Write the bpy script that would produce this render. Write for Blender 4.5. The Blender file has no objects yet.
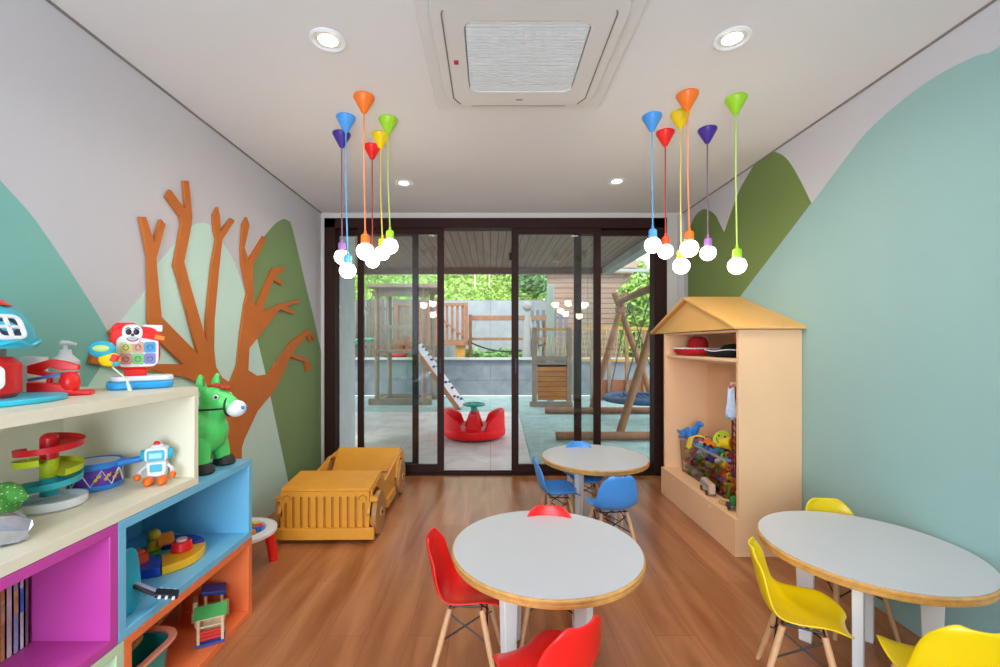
import bpy, bmesh, math, random
from mathutils import Vector, Matrix
random.seed(7)
sc = bpy.context.scene
COL = sc.collection
pi = math.pi
sin, cos = math.sin, math.cos

# ------------------------------------------------------------------ camera
F, CX, CY, H = 440.0, 490.5, 344.3, 1.35
cam_d = bpy.data.cameras.new('camera'); cam = bpy.data.objects.new('camera', cam_d); COL.objects.link(cam)
cam.location = (0, 0, H); cam.rotation_euler = (pi/2, 0, 0)
cam_d.sensor_width = 36; cam_d.lens = 36*F/1000
cam_d.shift_x = (500-CX)/1000; cam_d.shift_y = (CY-333.5)/1000
cam_d.clip_start = .02; cam_d.clip_end = 300
sc.camera = cam
sc.view_settings.view_transform = 'Standard'; sc.view_settings.look = 'None'
sc.view_settings.gamma = 1; sc.view_settings.use_curve_mapping = False
sc.view_settings.exposure = 0.98

# ------------------------------------------------------------------ sky, sun, big lights
W = bpy.data.worlds.new('sky'); sc.world = W; W.use_nodes = True
nt = W.node_tree; nt.nodes.clear()
out = nt.nodes.new('ShaderNodeOutputWorld'); bg = nt.nodes.new('ShaderNodeBackground')
sky = nt.nodes.new('ShaderNodeTexSky'); sky.sky_type = 'HOSEK_WILKIE'; sky.turbidity = 7; sky.ground_albedo = .4
sky.sun_direction = (-.3, -.5, .8)
mx = nt.nodes.new('ShaderNodeMixRGB'); mx.inputs[0].default_value = .8; mx.inputs[2].default_value = (.80, .90, 1.0, 1)
nt.links.new(sky.outputs[0], mx.inputs[1]); nt.links.new(mx.outputs[0], bg.inputs[0]); nt.links.new(bg.outputs[0], out.inputs[0])
bg.inputs[1].default_value = 1.9

def light(name, kind, loc, energy, color, rot=(0,0,0), **kw):
    d = bpy.data.lights.new(name, kind); d.energy = energy; d.color = color
    for k, v in kw.items(): setattr(d, k, v)
    o = bpy.data.objects.new(name, d); o.location = loc; o.rotation_euler = rot; COL.objects.link(o); return o
light('sun', 'SUN', (0, -5, 20), 1.1, (1, .96, .88), (math.radians(38), 0, math.radians(-25)), angle=math.radians(12))
XL, XR, YB, YR, ZC = -1.74, 1.98, 4.52, -1.7, 2.70
# added fill lamp, standing in for daylight from behind the camera
light('rear_daylight_fill', 'AREA', (-.32, YR+.02, 1.40), 58, (.72, .85, 1.0), (pi/2, 0, 0), shape='RECTANGLE', size=1.5, size_y=2.3)

# ------------------------------------------------------------------ materials
def lin(c):
    if isinstance(c, str): c = [int(c[i:i+2], 16)/255 for i in (0, 2, 4)]
    return tuple((x/12.92 if x <= .04045 else ((x+.055)/1.055)**2.4) for x in c[:3]) + (1,)
MAT = {}
def mat(name, col, rough=.5, var=.06, scale=8, bump=0, metal=0, spec=.5, emit=None, trans=0, coat=0, alpha=1):
    if name in MAT: return MAT[name]
    m = bpy.data.materials.new(name); m.use_nodes = True; n = m.node_tree; b = n.nodes['Principled BSDF']
    tc = n.nodes.new('ShaderNodeTexCoord'); nz = n.nodes.new('ShaderNodeTexNoise'); nz.inputs['Scale'].default_value = scale
    nz.inputs['Detail'].default_value = 4
    n.links.new(tc.outputs['Object'], nz.inputs['Vector'])
    r = n.nodes.new('ShaderNodeValToRGB'); c = lin(col)
    r.color_ramp.elements[0].position = .3; r.color_ramp.elements[1].position = .7
    r.color_ramp.elements[0].color = tuple(max(0, x*(1-var)) for x in c[:3])+(1,)
    r.color_ramp.elements[1].color = tuple(min(1, x*(1+var)) for x in c[:3])+(1,)
    n.links.new(nz.outputs['Fac'], r.inputs[0]); n.links.new(r.outputs[0], b.inputs['Base Color'])
    b.inputs['Roughness'].default_value = rough; b.inputs['Metallic'].default_value = metal
    b.inputs['Specular IOR Level'].default_value = spec; b.inputs['Coat Weight'].default_value = coat
    b.inputs['Transmission Weight'].default_value = trans; b.inputs['Alpha'].default_value = alpha
    if emit: b.inputs['Emission Color'].default_value = lin(emit[0]); b.inputs['Emission Strength'].default_value = emit[1]
    if bump:
        bp = n.nodes.new('ShaderNodeBump'); bp.inputs['Strength'].default_value = bump; bp.inputs['Distance'].default_value = .01
        n.links.new(nz.outputs['Fac'], bp.inputs['Height']); n.links.new(bp.outputs[0], b.inputs['Normal'])
    MAT[name] = m; return m

def brick_mat(name, c1, c2, cm, w, h, mortar, rough, axes='XY', offset=.5, streak=None, bump=.2, spec=.5, vary=None):
    m = bpy.data.materials.new(name); m.use_nodes = True; n = m.node_tree; b = n.nodes['Principled BSDF']; L = n.links
    tc = n.nodes.new('ShaderNodeTexCoord'); sp = n.nodes.new('ShaderNodeSeparateXYZ'); cb = n.nodes.new('ShaderNodeCombineXYZ')
    L.new(tc.outputs['Object'], sp.inputs[0]); L.new(sp.outputs[axes[0]], cb.inputs[0]); L.new(sp.outputs[axes[1]], cb.inputs[1])
    br = n.nodes.new('ShaderNodeTexBrick'); br.offset = offset; L.new(cb.outputs[0], br.inputs['Vector'])
    br.inputs['Color1'].default_value = lin(c1); br.inputs['Color2'].default_value = lin(c2); br.inputs['Mortar'].default_value = lin(cm)
    br.inputs['Scale'].default_value = 1; br.inputs['Mortar Size'].default_value = mortar; br.inputs['Mortar Smooth'].default_value = .1
    br.inputs['Brick Width'].default_value = w; br.inputs['Row Height'].default_value = h
    cout = br.outputs['Color']
    if streak:
        mp = n.nodes.new('ShaderNodeMapping'); mp.inputs['Scale'].default_value = streak[1]; L.new(cb.outputs[0], mp.inputs[0])
        nz = n.nodes.new('ShaderNodeTexNoise'); nz.inputs['Scale'].default_value = 1; nz.inputs['Detail'].default_value = 6; nz.inputs['Distortion'].default_value = .6
        L.new(mp.outputs[0], nz.inputs['Vector'])
        rr = n.nodes.new('ShaderNodeValToRGB'); rr.color_ramp.elements[0].position = .3; rr.color_ramp.elements[1].position = .72
        rr.color_ramp.elements[0].color = lin(streak[0]); rr.color_ramp.elements[1].color = (1, 1, 1, 1)
        L.new(nz.outputs['Fac'], rr.inputs[0])
        mm = n.nodes.new('ShaderNodeMixRGB'); mm.blend_type = 'MULTIPLY'; mm.inputs[0].default_value = 1
        L.new(cout, mm.inputs[1]); L.new(rr.outputs[0], mm.inputs[2]); cout = mm.outputs[0]
    L.new(cout, b.inputs['Base Color']); b.inputs['Roughness'].default_value = rough; b.inputs['Specular IOR Level'].default_value = spec
    if bump:
        bp = n.nodes.new('ShaderNodeBump'); bp.inputs['Strength'].default_value = bump; bp.inputs['Distance'].default_value = .004; bp.invert = True
        L.new(br.outputs['Fac'], bp.inputs['Height']); L.new(bp.outputs[0], b.inputs['Normal'])
    MAT[name] = m; return m

def glass_mat(name, tint=(1, 1, 1, 1), ior=1.5):
    m = bpy.data.materials.new(name); m.use_nodes = True; n = m.node_tree; n.nodes.clear(); L = n.links
    o = n.nodes.new('ShaderNodeOutputMaterial'); t = n.nodes.new('ShaderNodeBsdfTransparent'); g = n.nodes.new('ShaderNodeBsdfGlossy')
    g.inputs['Roughness'].default_value = 0.0; t.inputs[0].default_value = tint
    f = n.nodes.new('ShaderNodeFresnel'); f.inputs[0].default_value = ior; mxs = n.nodes.new('ShaderNodeMixShader')
    L.new(f.outputs[0], mxs.inputs[0]); L.new(t.outputs[0], mxs.inputs[1]); L.new(g.outputs[0], mxs.inputs[2]); L.new(mxs.outputs[0], o.inputs[0])
    MAT[name] = m; return m
glass = glass_mat('door_glass', (.93, .96, .95, 1), 1.55)
binclear = glass_mat('clear_plastic', (.93, .95, .96, 1), 1.5)

m_wall = mat('wall_paint_grey', 'C9C6CA', .85, .01, 2)
m_ceil = mat('ceiling_paint', 'E3E1E2', .9, .01, 2)
m_teal = mat('mural_teal', '97BAB7', .75, .03, 1.2)
m_tealL = mat('mural_teal_left', '7EB8AE', .75, .03, 1.2)
m_mint = mat('mural_mint', 'C6E3D8', .75, .02, 1.5)
m_green = mat('mural_green', '718648', .75, .04, 1.5)
m_greenL = mat('mural_green_left', '7C9662', .75, .04, 1.5)
m_dark = mat('door_dark_brown', '331C17', .55, .1, 20, spec=.2)
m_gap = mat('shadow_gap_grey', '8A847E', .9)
m_tree = mat('tree_board_brown', 'C66C24', .6, .06, 5)
m_white = mat('white_paint', 'ECEAE6', .4, .02)
m_plast = mat('white_plastic', 'EEEEF0', .3, .01)
m_floor = brick_mat('wood_floor', 'C6875A', 'BA7A4E', '966240', 1.25, .19, .0012, .28, 'YX', .37, ('C4A88E', (1.1, 9, 1)), .15)
m_cream = mat('cabinet_cream', 'EFE9CF', .35, .015)
m_blue = mat('cabinet_blue', '76BFE0', .35, .02)
m_orange = mat('cabinet_orange', 'F67E46', .35, .02)
m_purple = mat('cabinet_magenta', 'CB4BA6', .35, .02)
m_pgreen = mat('cabinet_pale_green', 'CBE2BC', .35, .02)
m_peach = mat('peach_laminate', 'FACA9C', .45, .02, 3)
m_peachroof = mat('peach_roof_laminate', 'F2B868', .45, .02, 3)
m_jeep = mat('ochre_plywood', 'E8A034', .4, .05, 6)
m_ply = mat('plywood_edge', 'D9A056', .45, .12, 30)
m_tabletop = mat('table_laminate', 'CDCDD1', .35, .01)
m_beech = mat('beech_wood', 'DDAA7C', .45, .1, 14)
m_black = mat('black_metal', '1A1718', .4)
m_rub = mat('black_rubber', '2A2826', .6)
PC = {'red': 'F5201C', 'blue': '4C9CEA', 'yellow': 'F7D308', 'orange': 'FA7A20', 'green': '9FD62A', 'purple': '432A92', 'lilac': '9A6FB2'}
def pl(c, rough=.35): return mat('plastic_' + c, PC.get(c, c), rough, .015, 5)

# ------------------------------------------------------------------ mesh builder
class MB:
    def __init__(s): s.v = []; s.f = []; s.m = []; s.cur = 0
    def add(s, vs, fs):
        b = len(s.v); s.v += [tuple(p) for p in vs]
        for f in fs: s.f.append(tuple(b+i for i in f)); s.m.append(s.cur)
        return s
    def mi(s, i): s.cur = i; return s
    def box(s, c, d, rot=0, M=None):
        x, y, z = d[0]/2, d[1]/2, d[2]/2
        vs = [Vector((i*x, j*y, k*z)) for k in (-1, 1) for j in (-1, 1) for i in (-1, 1)]
        R = M if M is not None else Matrix.Rotation(rot, 3, 'Z')
        vs = [R @ v + Vector(c) for v in vs]
        return s.add(vs, [(0, 2, 3, 1), (4, 5, 7, 6), (0, 1, 5, 4), (2, 6, 7, 3), (0, 4, 6, 2), (1, 3, 7, 5)])
    def bar(s, a, b, w, h, up=(0, 0, 1)):
        a, b = Vector(a), Vector(b); d = (b-a); L = d.length; d.normalize(); u = Vector(up)
        if abs(d.dot(u)) > .98: u = Vector((1, 0, 0))
        r = d.cross(u).normalized(); u2 = r.cross(d)
        M = Matrix((r, d, u2)).transposed()
        return s.box((a+b)/2, (w, L, h), M=M)
    def cyl(s, a, b, r1, r2=None, n=16, cap=True):
        if r2 is None: r2 = r1
        a, b = Vector(a), Vector(b); d = (b-a).normalized(); u = Vector((0, 0, 1)) if abs(d.z) < .95 else Vector((1, 0, 0))
        x = d.cross(u).normalized(); y = d.cross(x)
        vs = [a + (x*cos(2*pi*i/n)+y*sin(2*pi*i/n))*r1 for i in range(n)] + [b + (x*cos(2*pi*i/n)+y*sin(2*pi*i/n))*r2 for i in range(n)]
        fs = [(i, (i+1) % n, n+(i+1) % n, n+i) for i in range(n)]
        if cap: fs += [tuple(range(n))[::-1], tuple(range(n, 2*n))]
        return s.add(vs, fs)
    def tube(s, pts, r, n=8, closed=False):
        pts = [Vector(p) for p in pts]; N = len(pts); vs = []; prev = None
        for i, p in enumerate(pts):
            if closed: d = pts[(i+1) % N]-pts[i-1]
            else: d = pts[min(i+1, N-1)]-pts[max(i-1, 0)]
            d.normalize()
            if prev is None:
                u = Vector((0, 0, 1)) if abs(d.z) < .9 else Vector((1, 0, 0)); x = d.cross(u).normalized()
            else: x = (prev - d*prev.dot(d)).normalized()
            prev = x; y = d.cross(x); rr = r[i] if isinstance(r, (list, tuple)) else r
            vs += [p+(x*cos(2*pi*k/n)+y*sin(2*pi*k/n))*rr for k in range(n)]
        fs = []
        for i in range(N if closed else N-1):
            a, b = i*n, ((i+1) % N)*n
            fs += [(a+k, a+(k+1) % n, b+(k+1) % n, b+k) for k in range(n)]
        if not closed: fs += [tuple(range(n))[::-1], tuple(range((N-1)*n, N*n))]
        return s.add(vs, fs)
    def lathe(s, prof, c=(0, 0, 0), n=24, M=None, sx=1, sy=1):
        vs = []; c = Vector(c)
        for r, z in prof:
            for k in range(n):
                v = Vector((r*cos(2*pi*k/n)*sx, r*sin(2*pi*k/n)*sy, z))
                if M is not None: v = M @ v
                vs.append(v+c)
        fs = []
        for i in range(len(prof)-1):
            fs += [(i*n+k, i*n+(k+1) % n, (i+1)*n+(k+1) % n, (i+1)*n+k) for k in range(n)]
        if prof[0][0] > 1e-6: fs.append(tuple(range(n))[::-1])
        if prof[-1][0] > 1e-6: fs.append(tuple(range((len(prof)-1)*n, len(prof)*n)))
        return s.add(vs, fs)
    def ball(s, c, r, sc_=(1, 1, 1), n=16, m=10, M=None):
        prof = [(max(1e-7, r*sin(pi*i/m)), -r*cos(pi*i/m)) for i in range(m+1)]
        vs = []; c = Vector(c)
        for rr, z in prof:
            for k in range(n):
                v = Vector((rr*cos(2*pi*k/n)*sc_[0], rr*sin(2*pi*k/n)*sc_[1], z*sc_[2]))
                if M is not None: v = M @ v
                vs.append(v+c)
        fs = [(i*n+k, i*n+(k+1) % n, (i+1)*n+(k+1) % n, (i+1)*n+k) for i in range(m) for k in range(n)]
        return s.add(vs, fs)
    def prism(s, poly, o, u, v, t):
        """polygon in the u/v plane at o, extruded by vector t"""
        o, u, v, t = Vector(o), Vector(u), Vector(v), Vector(t)
        a = [o+u*p[0]+v*p[1] for p in poly]; n = len(a)
        return s.add(a+[p+t for p in a], [tuple(range(n))[::-1], tuple(range(n, 2*n))]+[(i, (i+1) % n, n+(i+1) % n, n+i) for i in range(n)])
    def mesh(s, name):
        me = bpy.data.meshes.new(name); me.from_pydata(s.v, [], s.f)
        for p, i in zip(me.polygons, s.m): p.material_index = i
        bm = bmesh.new(); bm.from_mesh(me)
        bmesh.ops.remove_doubles(bm, verts=bm.verts, dist=1e-6)
        bmesh.ops.recalc_face_normals(bm, faces=bm.faces); bm.to_mesh(me); bm.free(); me.update()
        return me

def P(name, mb, m, parent=None, bev=0, smooth=True, sub=0, remesh=0, solid=0, label=None, loc=None, rz=0):
    me = mb.mesh(name); o = bpy.data.objects.new(name, me); COL.objects.link(o)
    for x in (m if isinstance(m, (list, tuple)) else [m]): me.materials.append(x)
    if parent: o.parent = parent
    if loc: o.location = loc
    if rz: o.rotation_euler.z = rz
    if solid: md = o.modifiers.new('s', 'SOLIDIFY'); md.thickness = solid; md.offset = 0
    if remesh:
        md = o.modifiers.new('r', 'REMESH'); md.mode = 'VOXEL'; md.voxel_size = remesh
        md = o.modifiers.new('sm', 'SMOOTH'); md.iterations = 8; md.factor = .6
    if bev:
        md = o.modifiers.new('b', 'BEVEL'); md.width = bev; md.segments = 2; md.limit_method = 'ANGLE'; md.angle_limit = .7
    if sub: md = o.modifiers.new('ss', 'SUBSURF'); md.levels = sub; md.render_levels = sub
    if smooth:
        if remesh or sub:
            for p in me.polygons: p.use_smooth = True
            me.shade_smooth() if hasattr(me, 'shade_smooth') else None
        else:
            for p in me.polygons: p.use_smooth = True
            me.set_sharp_from_angle(angle=.7)
    if label: o['label'] = label
    return o
def tag(o, label, cat, group=None, kind=None):
    if label: o['label'] = label
    if cat: o['category'] = cat
    if group: o['group'] = group
    if kind: o['kind'] = kind
    return o
def T(name, label, cat, loc=(0, 0, 0), rz=0, group=None):
    o = bpy.data.objects.new(name, None); COL.objects.link(o); o.location = loc; o.rotation_euler.z = rz
    o.empty_display_size = .05
    return tag(o, label, cat, group)
def S(name, mb, m, parent=None, label=None, **k):
    o = P(name, mb, m, parent, **k)
    if not parent: o['kind'] = 'structure'
    if label: o['label'] = label
    return o
def dup(o, loc=None, rz=None, label=None, parent=None, swap=None):
    c = o.copy(); COL.objects.link(c)
    if parent: c.parent = parent
    if loc is not None: c.location = loc
    if rz is not None: c.rotation_euler.z = rz
    if label: c['label'] = label
    if swap and c.type == 'MESH' and c.data.materials and c.data.materials[0] in swap:
        c.data = c.data.copy(); c.data.materials[0] = swap[c.data.materials[0]]
    for ch in list(o.children): dup(ch, parent=c, swap=swap)
    return c
def at(px, py, D): return Vector(((px-CX)/F*D, D, H-(py-CY)/F*D))

# ================================================================== ROOM SHELL
YR0 = YR
S('floor', MB().box(((XL+XR)/2, (YR+YB)/2, -.05), (XR-XL+.4, YB-YR, .1)), m_floor, smooth=False)
S('ceiling', MB().box(((XL+XR)/2, (YR+YB)/2+.1, ZC+.1), (XR-XL+.4, YB-YR+.2, .2)), m_ceil, smooth=False)

def wl(px, py):      # left wall plane, depth and height of a point of its painted pattern
    D = -XL*F/(CX-px); return (D, H-(py-CY)*D/F)
def wr(px, py):
    D = XR*F/(px-CX); return (D, H-(py-CY)*D/F)
def clip_z(poly, lo, hi, ax=1):
    for lim, sg in ((lo, 1), (hi, -1)):
        o = []
        for i in range(len(poly)):
            a, b = poly[i-1], poly[i]; ia, ib = sg*(a[ax]-lim) >= 0, sg*(b[ax]-lim) >= 0
            if ia != ib:
                t = (lim-a[ax])/(b[ax]-a[ax]); o.append(tuple(a[k]+(b[k]-a[k])*t for k in (0, 1)))
            if ib: o.append(b)
        poly = o
    return poly
def smoothpoly(pts, k=4):     # Catmull-Rom through an open run of points
    o = []
    for i in range(len(pts)-1):
        p0, p1, p2, p3 = pts[max(i-1, 0)], pts[i], pts[i+1], pts[min(i+2, len(pts)-1)]
        for j in range(k):
            t = j/k
            o.append(tuple(.5*(2*p1[a]+(p2[a]-p0[a])*t+(2*p0[a]-5*p1[a]+4*p2[a]-p3[a])*t*t+(3*p1[a]-p0[a]-3*p2[a]+p3[a])*t**3) for a in (0, 1)))
    return o+[pts[-1]]

# left wall with its painted hills (thin coats of paint, each a hair proud of the last)
w = MB().box((XL-.1, (YR+YB)/2, ZC/2), (.2, YB-YR, ZC))
def coat(w, idx, poly, X, t):
    poly = clip_z(clip_z(poly, .001, ZC-.001), YR+.01, YB-.001, 0)
    w.mi(idx).prism(poly, (X, 0, 0), (0, 1, 0), (0, 0, 1), (t, 0, 0))
tealL = smoothpoly([wl(135, 385), wl(105.5, 328), wl(79, 285), wl(45.6, 235), wl(14.4, 196), (1.25, 2.17), (.8, 2.42), (.3, 2.45), (-.3, 2.2), (-.9, 1.6), (-1.6, .4)])
coat(w, 1, [(2.5, .0)] + tealL + [(-1.6, 0)], XL, .0008)
mint = [(1.5, 0), wl(60, 440), wl(88, 386), wl(101, 366), wl(119, 323)] + smoothpoly([wl(144, 292), wl(154.7, 267), wl(170, 249), wl(187, 229), wl(200, 223), wl(211, 226), wl(221.6, 241), wl(234, 262), wl(245, 292)])[:-1] + \
       [wl(245, 292), wl(257, 339), wl(265.6, 374.5), wl(271, 400), wl(287.7, 480), (3.9, -.1)]
grnL = [(3.9, 0), wl(287.7, 480), wl(271, 400), wl(257, 339), wl(245, 292)] + smoothpoly([wl(248.6, 268), wl(254, 253), wl(263, 238), wl(273, 226), wl(279, 221), wl(284.5, 219), wl(288, 221), wl(292.4, 229), wl(306, 287), wl(313.8, 318.4), wl(321.6, 354.6)]) + [(4.6, 1.1), (4.6, 0)]
coat(w, 3, grnL, XL, .0010)
coat(w, 2, mint, XL, .0016)
S('wall_left', w, [m_wall, m_tealL, m_mint, m_greenL], smooth=False)
# right wall
w = MB().box((XR+.1, (YR+YB)/2, ZC/2), (.2, YB-YR, ZC))
DE = XR*F/(688-CX)
small = [(DE, 0)] + smoothpoly([(DE, wr(688, 232)[1]), wr(694, 218), wr(699, 212), wr(705, 209), wr(714.5, 214), wr(719, 222), wr(724, 232)]) + [(wr(724, 232)[0], 0)]
coat(w, 1, small, XR, -.0008)
big = [(wr(724, 232)[0]+.02, 0)] + smoothpoly([wr(723, 236), wr(737.5, 195), wr(748, 175), wr(756, 163), wr(767, 154), wr(775, 152), wr(786, 158), wr(798, 176), wr(811.7, 204)]) + [wr(740, 297), (3.3, 0)]
coat(w, 1, big, XR, -.0012)
teal = smoothpoly([wr(811.7, 203), wr(817, 197), wr(846, 158), wr(868, 131), wr(904, 99), wr(940, 74), wr(976, 56), wr(997, 48.6), (1.55, 2.56), (1.2, 2.6), (.7, 2.58), (.1, 2.4), (-.6, 1.9), (-1.6, .7)])
coat(w, 2, [wr(740, 297), (4.2, .9), (4.3, 0)][:1] + [(3.75, .45), (3.9, 0)][:0] + teal + [(-1.6, 0), (3.95, 0)], XR, -.0018)
S('wall_right', w, [m_wall, m_green, m_teal], smooth=False)
# grey strips painted as the shade of the gap between ceiling and side walls
S('gap_shade_1', MB().box((XL+.006, (YR+YB)/2, ZC-.003), (.012, YB-YR-.02, .006)), m_gap, smooth=False)
S('gap_shade_2', MB().box((XR-.006, (YR+YB)/2, ZC-.003), (.012, YB-YR-.02, .006)), m_gap, smooth=False)
# unseen rear wall; opening shaped to keep its reflection off the door panes
w = MB(); x0, x1 = XL, XR
w.box(((x0-1.09)/2, YR-.1, ZC/2), (-1.09-x0, .2, ZC)); w.box(((x1+.45)/2, YR-.1, ZC/2), (x1-.45, .2, ZC))
w.box((-.32, YR-.1, .10), (1.54, .2, .2)); w.box((-.32, YR-.1, (2.58+ZC)/2), (1.54, .2, ZC-2.58))
S('wall_rear', w, m_wall, smooth=False)
# back wall around the doors: lintel and two jambs
fx0, fx1, fz = at(324.5, 0, YB-.0)[0], at(667, 0, YB)[0], H+(CY-218)/F*YB
w = MB(); w.box(((XL-.2+fx0)/2, YB+.075, ZC/2), (fx0-XL+.2, .15, ZC)); w.box(((fx1+XR+.2)/2, YB+.075, ZC/2), (XR+.2-fx1, .15, ZC))
w.box(((fx0+fx1)/2, YB+.075, (fz+ZC+.2)/2), (fx1-fx0, .15, ZC+.2-fz))
S('wall_back', w, mat('wall_paint_pale', 'D6D2CE', .8, .01), smooth=False)
S('trim_3', MB().box((XR-.03, YB-.011, ZC/2-.01), (.06, .02, ZC-.03)), m_wall, smooth=False)

# sliding door frame and panels
Y1, Y2 = YB+.035, YB+.105
w = MB()
w.box((fx0+.055, YB+.07, fz/2), (.11, .14, fz)); w.box((fx1-.065, YB+.07, fz/2), (.13, .14, fz))
w.box(((fx0+fx1)/2, YB+.07, fz-.05), (fx1-fx0, .14, .1)); w.box(((fx0+fx1)/2, YB+.07, .008), (fx1-fx0, .14, .016))
for y in (Y1-.01, Y2-.01): w.box(((fx0+fx1)/2, y, .022), (fx1-fx0, .012, .012))
S('trim_4', w, m_dark, bev=.003, label='dark brown frame around the sliding glass doors')
def door(n, xa, xb, y, swa, swb, label):
    t = bpy.data.objects.new('door_%d' % n, None); COL.objects.link(t); t['kind'] = 'structure'; t['label'] = label; t.location = ((xa+xb)/2, y, .03)
    o = Vector(t.location); z1 = fz-.1-.03
    def L(mb): mb.v = [tuple(Vector(v)-o) for v in mb.v]; return mb
    m = MB(); m.box((xa+swa/2, y, .03+z1/2), (swa, .04, z1)); m.box((xb-swb/2, y, .03+z1/2), (swb, .04, z1))
    m.box(((xa+xb)/2, y, .03+z1-.03), (xb-xa-swa-swb, .04, .06)); m.box(((xa+xb)/2, y, .03+.04), (xb-xa-swa-swb, .04, .08))
    P('door_frame', L(m), m_dark, t, bev=.003)
    P('pane', L(MB().box(((xa+xb)/2, y, .03+z1/2), (xb-xa-swa-swb+.004, .006, z1-.13))), glass, t, smooth=False)
    return t, L
def X(px, y): return (px-CX)/F*y
dk_h = mat('handle_black', '0D0B0B', .4)
for n, a, b, y, s1, s2, hx, lab in (
    (1, X(358, Y1), X(444, Y1), Y1, .062, .068, 440.5, 'left inner sliding glass door with dark brown stiles'),
    (2, X(334, Y2), X(418.5, Y2), Y2, .055, .062, None, 'left outer sliding glass door behind the inner one'),
    (3, X(511.5, Y1), X(600.5, Y1), Y1, .072, .072, 515.5, 'right inner sliding glass door with dark brown stiles'),
    (4, X(574, Y2), X(660, Y2), Y2, .075, .06, None, 'right outer sliding glass door behind the inner one')):
    t, L = door(n, a, b, y, s1, s2, lab)
    if hx: P('door_handle', L(MB().box((X(hx, Y1), Y1-.024, 1.13), (.018, .01, .16)).box((X(hx, Y1), Y1-.03, 1.16), (.012, .014, .03))), dk_h, t, bev=.002)

# wooden tree cut-out on the left wall
tree = [(212, 575), (211, 470), (206, 405), (197, 383), (183, 377.5), (150, 371), (125, 370), (86, 363), (90, 349), (104, 353), (119, 355), (106, 332), (112, 326.5), (130, 352), (140, 364),
        (180, 364), (150, 336), (145, 321), (145.3, 280), (145, 258), (136.6, 216.8), (142, 216.8), (151, 242.8), (157.6, 219.5), (162, 224.5), (152.6, 258.8), (154.8, 285), (158, 317), (195, 354),
        (175.8, 281), (170.9, 265.4), (179, 224), (177.2, 216.8), (162.8, 197), (167.3, 189.8), (180.8, 207.8), (183, 207), (180.4, 180.8), (185.6, 180.8), (188.9, 216.8), (188, 225.8), (180.8, 261.8),
        (186, 282), (203.6, 342), (203.6, 320), (209.2, 264.4), (213.7, 239.7), (211.5, 230.7), (210.8, 215), (214.9, 207), (216.7, 215), (217.8, 231.8), (228.3, 218.3), (232, 220.6), (219.4, 239.7),
        (216, 269), (211.5, 320), (211, 350), (213, 367), (219.4, 377.7), (228, 383), (235, 365), (238.3, 333.6), (242.2, 305), (245.2, 292.6), (239.6, 264.4), (238.9, 248.7), (240.3, 225),
        (244, 217.2), (246.8, 225), (241.8, 247.6), (245.9, 260), (261, 236.3), (264.3, 238.6), (249.7, 266.7), (251, 304), (254.2, 305), (266.6, 275.7), (270, 268.5), (283.4, 266), (281.8, 270.5), (273.5, 277),
        (281, 283), (280, 285.5), (271, 280), (262, 304), (261, 312), (276.7, 304.5), (298, 299.3), (297, 302.8), (284, 306.5), (292.4, 311.5), (292, 314), (277.5, 309.5), (263.5, 327.3), (246.7, 348.3),
        (245.6, 370.3), (255, 376), (265.6, 374.5), (280.3, 354.6), (288.7, 342), (306.5, 329), (314.5, 338), (312.6, 340), (308, 334), (309.5, 340.5), (307.5, 342), (305, 335.5), (293, 349.5), (290, 353.5), (303, 358),
        (307.6, 361), (308.6, 369.3), (304.4, 371.4), (303.4, 362), (288.5, 356.5), (276, 384), (269.8, 393.4), (255, 411), (241.4, 440), (239, 448), (239, 562)]
tp = clip_z([wl(*p) for p in tree], .02, 2.6)
w = MB().prism(tp, (XL+.004, 0, 0), (0, 1, 0), (0, 0, 1), (.016, 0, 0))
tag(P('wooden_tree', w, m_tree, smooth=False), 'brown flat wooden bare-branched tree mounted on the left wall', 'wall decoration')

# ================================================================== CEILING THINGS
t = T('air_conditioner', 'white ceiling cassette air conditioner with a square slatted grille', 'air conditioner', (.155, 2.025, ZC))
m_ac = mat('ac_plastic', 'DAD8D6', .5, .01)
def rrect(w, h, r, n=5):
    o = []
    for cx_, cy_, a0 in ((w/2-r, h/2-r, 0), (-w/2+r, h/2-r, pi/2), (-w/2+r, -h/2+r, pi), (w/2-r, -h/2+r, 1.5*pi)):
        for i in range(n+1): a = a0+pi/2*i/n; o.append((cx_+r*cos(a), cy_+r*sin(a)))
    return o
def ring(mb, outer, inner, z0, z1):
    n = len(outer); vs = [(p[0], p[1], z) for z in (z0, z1) for p in outer]+[(p[0], p[1], z) for z in (z0, z1) for p in inner]; fs = []
    for i in range(n):
        j = (i+1) % n
        fs += [(i, j, n+j, n+i), (2*n+i, 3*n+i, 3*n+j, 2*n+j), (i, 2*n+i, 2*n+j, j), (n+i, n+j, 3*n+j, 3*n+i)]
    return mb.add(vs, fs)
w = MB(); ring(w, rrect(.91, .91, .03), rrect(.80, .80, .12), -.018, -.001); ring(w, rrect(.80, .80, .12), [(p[0], p[1]+.022) for p in rrect(.53, .50, .05)], -.032, -.001)
P('casing', w, m_ac, t, bev=.004)
w = MB()
for i in range(26): w.box((0, -.218+i*.0192, -.026), (.518, .0150, .006))
for i in range(6): w.box((-.21+i*.084, .022, -.020), (.006, .48, .005))
P('grille', w, mat('ac_grille', 'E3E8EC', .5, .01), t)
P('filter_panel', MB().box((0, .022, -.012), (.525, .495, .004)), mat('ac_filter', 'CBD2D8', .8), t, smooth=False)
m_line = mat('ac_slot', '8A8178', .7)
for sx in (-1, 1):
    P('air_slot', MB().tube([(sx*.345, -.29, -.033), (sx*.352, -.27, -.033), (sx*.352, .33, -.033), (sx*.32, .385, -.033)][::1], .0035, 6), m_line, t)
P('air_slot', MB().tube([(-.26, .405, -.033), (.26, .405, -.033)], .0016, 6), m_line, t)
P('sensor_light', MB().box((-.335+.02, .03, -.034), (.022, .028, .005)), mat('sensor_red', 'B5222F', .4), t, bev=.002, label='small red indicator sticker')
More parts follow.
